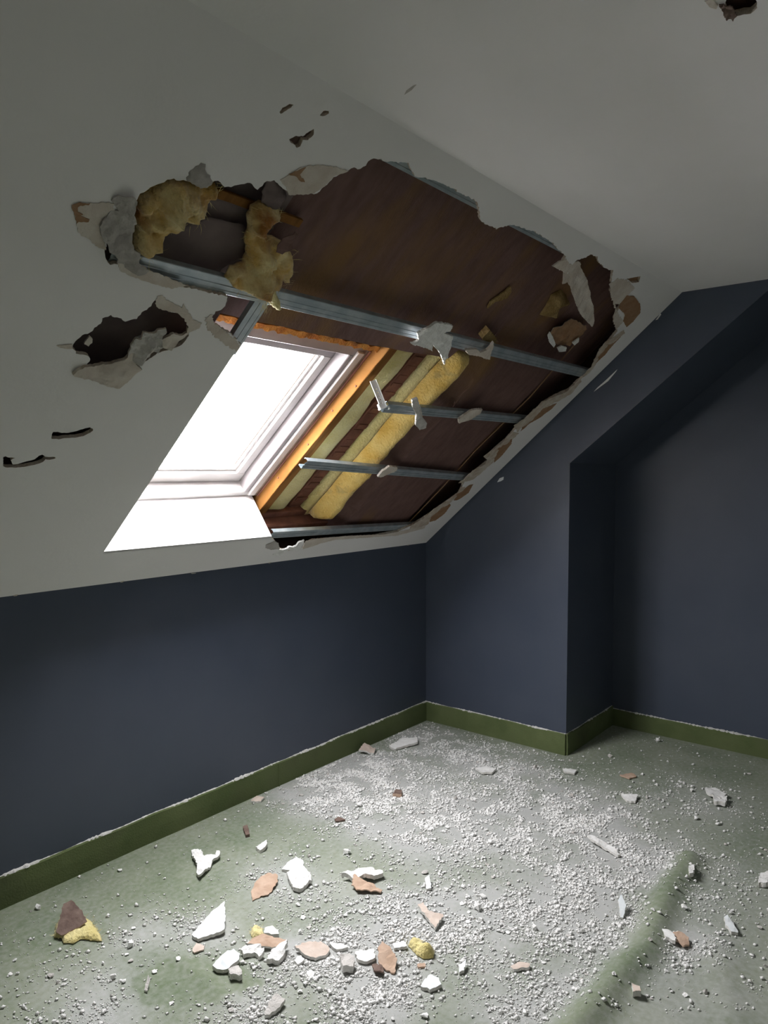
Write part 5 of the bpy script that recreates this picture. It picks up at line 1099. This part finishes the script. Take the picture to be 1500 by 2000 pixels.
# ---- countable plaster crumbs: shared meshes, one object each
crumbs = []
for i in range(14):
    bm = bmesh.new()
    rs_ = random.Random(100 + i)
    flat = rs_.uniform(.45, .9)
    el = rs_.uniform(.6, 1.0)
    for j in range(14):
        p = Vector((rs_.gauss(0, 1), rs_.gauss(0, 1), rs_.gauss(0, 1))).normalized() * rs_.uniform(.85, 1.0)
        bm.verts.new((p.x, p.y * el, p.z * flat))
    r_ = bmesh.ops.convex_hull(bm, input=bm.verts)
    bmesh.ops.delete(bm, geom=[v for v in bm.verts if not v.link_faces], context='VERTS')
    mn = min(v.co.z for v in bm.verts)
    for v in bm.verts:
        v.co.z -= mn
    me = bpy.data.meshes.new('plaster_crumb')
    bm.to_mesh(me)
    bm.free()
    me.materials.append(M['chalk'] if i % 4 else M['chalkgrey'])
    crumbs.append(me)
taken = [(sum(p[0] for p in q) / len(q), sum(p[1] for p in q) / len(q), max(math.hypot(p[0] - q[0][0], p[1] - q[0][1]) for p in q)) for q in FL.values()]
placed, tries = [], 0
VIS = [(0.72, 2.15), (1.13, 2.655), (3.68, 2.655), (3.68, 1.70), (4.31, 1.70), (4.31, .85), (2.3, .42), (1.5, 1.25)]
while len(placed) < 295 and tries < 60000:
    tries += 1
    x, y = random.uniform(.85, 4.3), random.uniform(.45, 2.65)
    if not inside(VIS, x, y):
        continue
    d_ = float(density(np.array([x]), np.array([y]))[0])
    dep = x * .775 + y * .63
    if random.random() > (0.10 + d_) * (1.0 if dep < 2.6 else .45):
        continue
    s = min(.021, max(.0055, random.lognormvariate(math.log(.0085), .38)))
    if any((x - a) ** 2 + (y - b) ** 2 < (s + c) ** 2 for a, b, c in placed) or any((x - a) ** 2 + (y - b) ** 2 < (s + c * .75) ** 2 for a, b, c in taken):
        continue
    placed.append((x, y, s))
def crumb_zone(x, y):
    if x > 3.45 and y < 1.75 or x > 3.2 and y < 1.2:
        return 'white plaster crumb on the dim carpet by the recess', 'crumbs by the recess'
    if float(pldist(np.array([x]), np.array([y]), RIDGES[0][0])[0]) < .12:
        return 'white plaster crumb beside the long carpet ridge', 'crumbs beside the carpet ridge'
    if y < .82:
        return 'white plaster crumb on open carpet beyond the long ridge', 'crumbs beyond the carpet ridge'
    if y > 2.42:
        return 'white plaster crumb close to the knee wall skirting', 'crumbs along the knee wall skirting'
    if x > 3.0:
        return 'white plaster crumb in front of the boxed-out wall', 'crumbs in front of the boxed wall'
    if x > 2.05:
        return 'white plaster crumb in the dense field in the middle of the floor', 'crumbs in the middle of the floor'
    if y > 1.85:
        return 'white plaster crumb on the greener carpet around the white triangle', 'crumbs on the left carpet'
    return 'white plaster crumb around the row of tan and white rubble', 'crumbs around the rubble row'


for i, (x, y, s) in enumerate(placed):
    o = bpy.data.objects.new('plaster_crumb', crumbs[i % len(crumbs)])
    COL.objects.link(o)
    o.location = (x, y, fz(x, y) - s * .04)
    o.rotation_euler = (random.uniform(-.1, .1), random.uniform(-.1, .1), random.uniform(0, 6.28))
    o.scale = (s, s, s * random.uniform(.7, 1.0))
    zl, zg = crumb_zone(x, y)
    tag(o, zl, 'plaster crumb', zg)

# ---- uncountable grit: one object
n = 95000
cx_ = RNG.uniform(.85, 4.32, n * 14)
cy_ = RNG.uniform(.42, 2.66, n * 14)
dn = density(cx_, cy_)
clump = vnoise(cx_, cy_, 14, 3) * .6 + vnoise(cx_, cy_, 38, 4) * .4
pr = (dn * 1.25) ** 1.5 * np.clip((clump - .32) * 3.2, 0.02, 1.4) + .006
ok = (RNG.random(len(cx_)) < pr * 0.8) & ~((cx_ > XB - .02) & (cy_ > 1.715)) & inpoly(cx_, cy_, VIS)
for q in FL.values():
    mx0, my0 = sum(p[0] for p in q) / len(q), sum(p[1] for p in q) / len(q)
    ok &= ~inpoly(cx_, cy_, [(mx0 + (p[0] - mx0) * 1.3, my0 + (p[1] - my0) * 1.3) for p in q])
cx_, cy_, dn = cx_[ok][:n], cy_[ok][:n], dn[ok][:n]
n = len(cx_)
sz = np.clip(RNG.lognormal(math.log(.0021), .66, n), .0011, .0095)
cz_ = fheight(cx_, cy_)
octa = np.array([(1, 0, 0), (0, 1, 0), (-1, 0, 0), (0, -1, 0), (0, 0, 1), (0, 0, -.4)], float)
of = np.array([(0, 1, 4), (1, 2, 4), (2, 3, 4), (3, 0, 4), (1, 0, 5), (2, 1, 5), (3, 2, 5), (0, 3, 5)])
jit = RNG.uniform(.55, 1.35, (n, 6, 1)) * octa[None]
jit += RNG.uniform(-.22, .22, (n, 6, 3))
th = RNG.uniform(0, 6.283, n)
c_, s_ = np.cos(th)[:, None], np.sin(th)[:, None]
px_ = jit[:, :, 0] * c_ - jit[:, :, 1] * s_
py_ = jit[:, :, 0] * s_ + jit[:, :, 1] * c_
vv = np.stack([px_ * sz[:, None] + cx_[:, None], py_ * sz[:, None] + cy_[:, None], (jit[:, :, 2] * .8 + .3) * sz[:, None] + cz_[:, None]], -1).reshape(-1, 3)
ff = (of[None] + (np.arange(n) * 6)[:, None, None]).reshape(-1, 3)
me = bpy.data.meshes.new('plaster_grit')
me.vertices.add(len(vv))
me.vertices.foreach_set('co', vv.astype(np.float32).ravel())
me.loops.add(len(ff) * 3)
me.loops.foreach_set('vertex_index', ff.astype(np.int32).ravel())
me.polygons.add(len(ff))
me.polygons.foreach_set('loop_start', np.arange(0, len(ff) * 3, 3, dtype=np.int32))
me.update(calc_edges=True)
me.materials.append(M['chalk'])
grit = bpy.data.objects.new('plaster_grit', me)
COL.objects.link(grit)
tag(grit, 'fine white plaster grit strewn over the green carpet', 'plaster grit', kind='stuff')
print('grit', n, 'crumbs', len(placed))
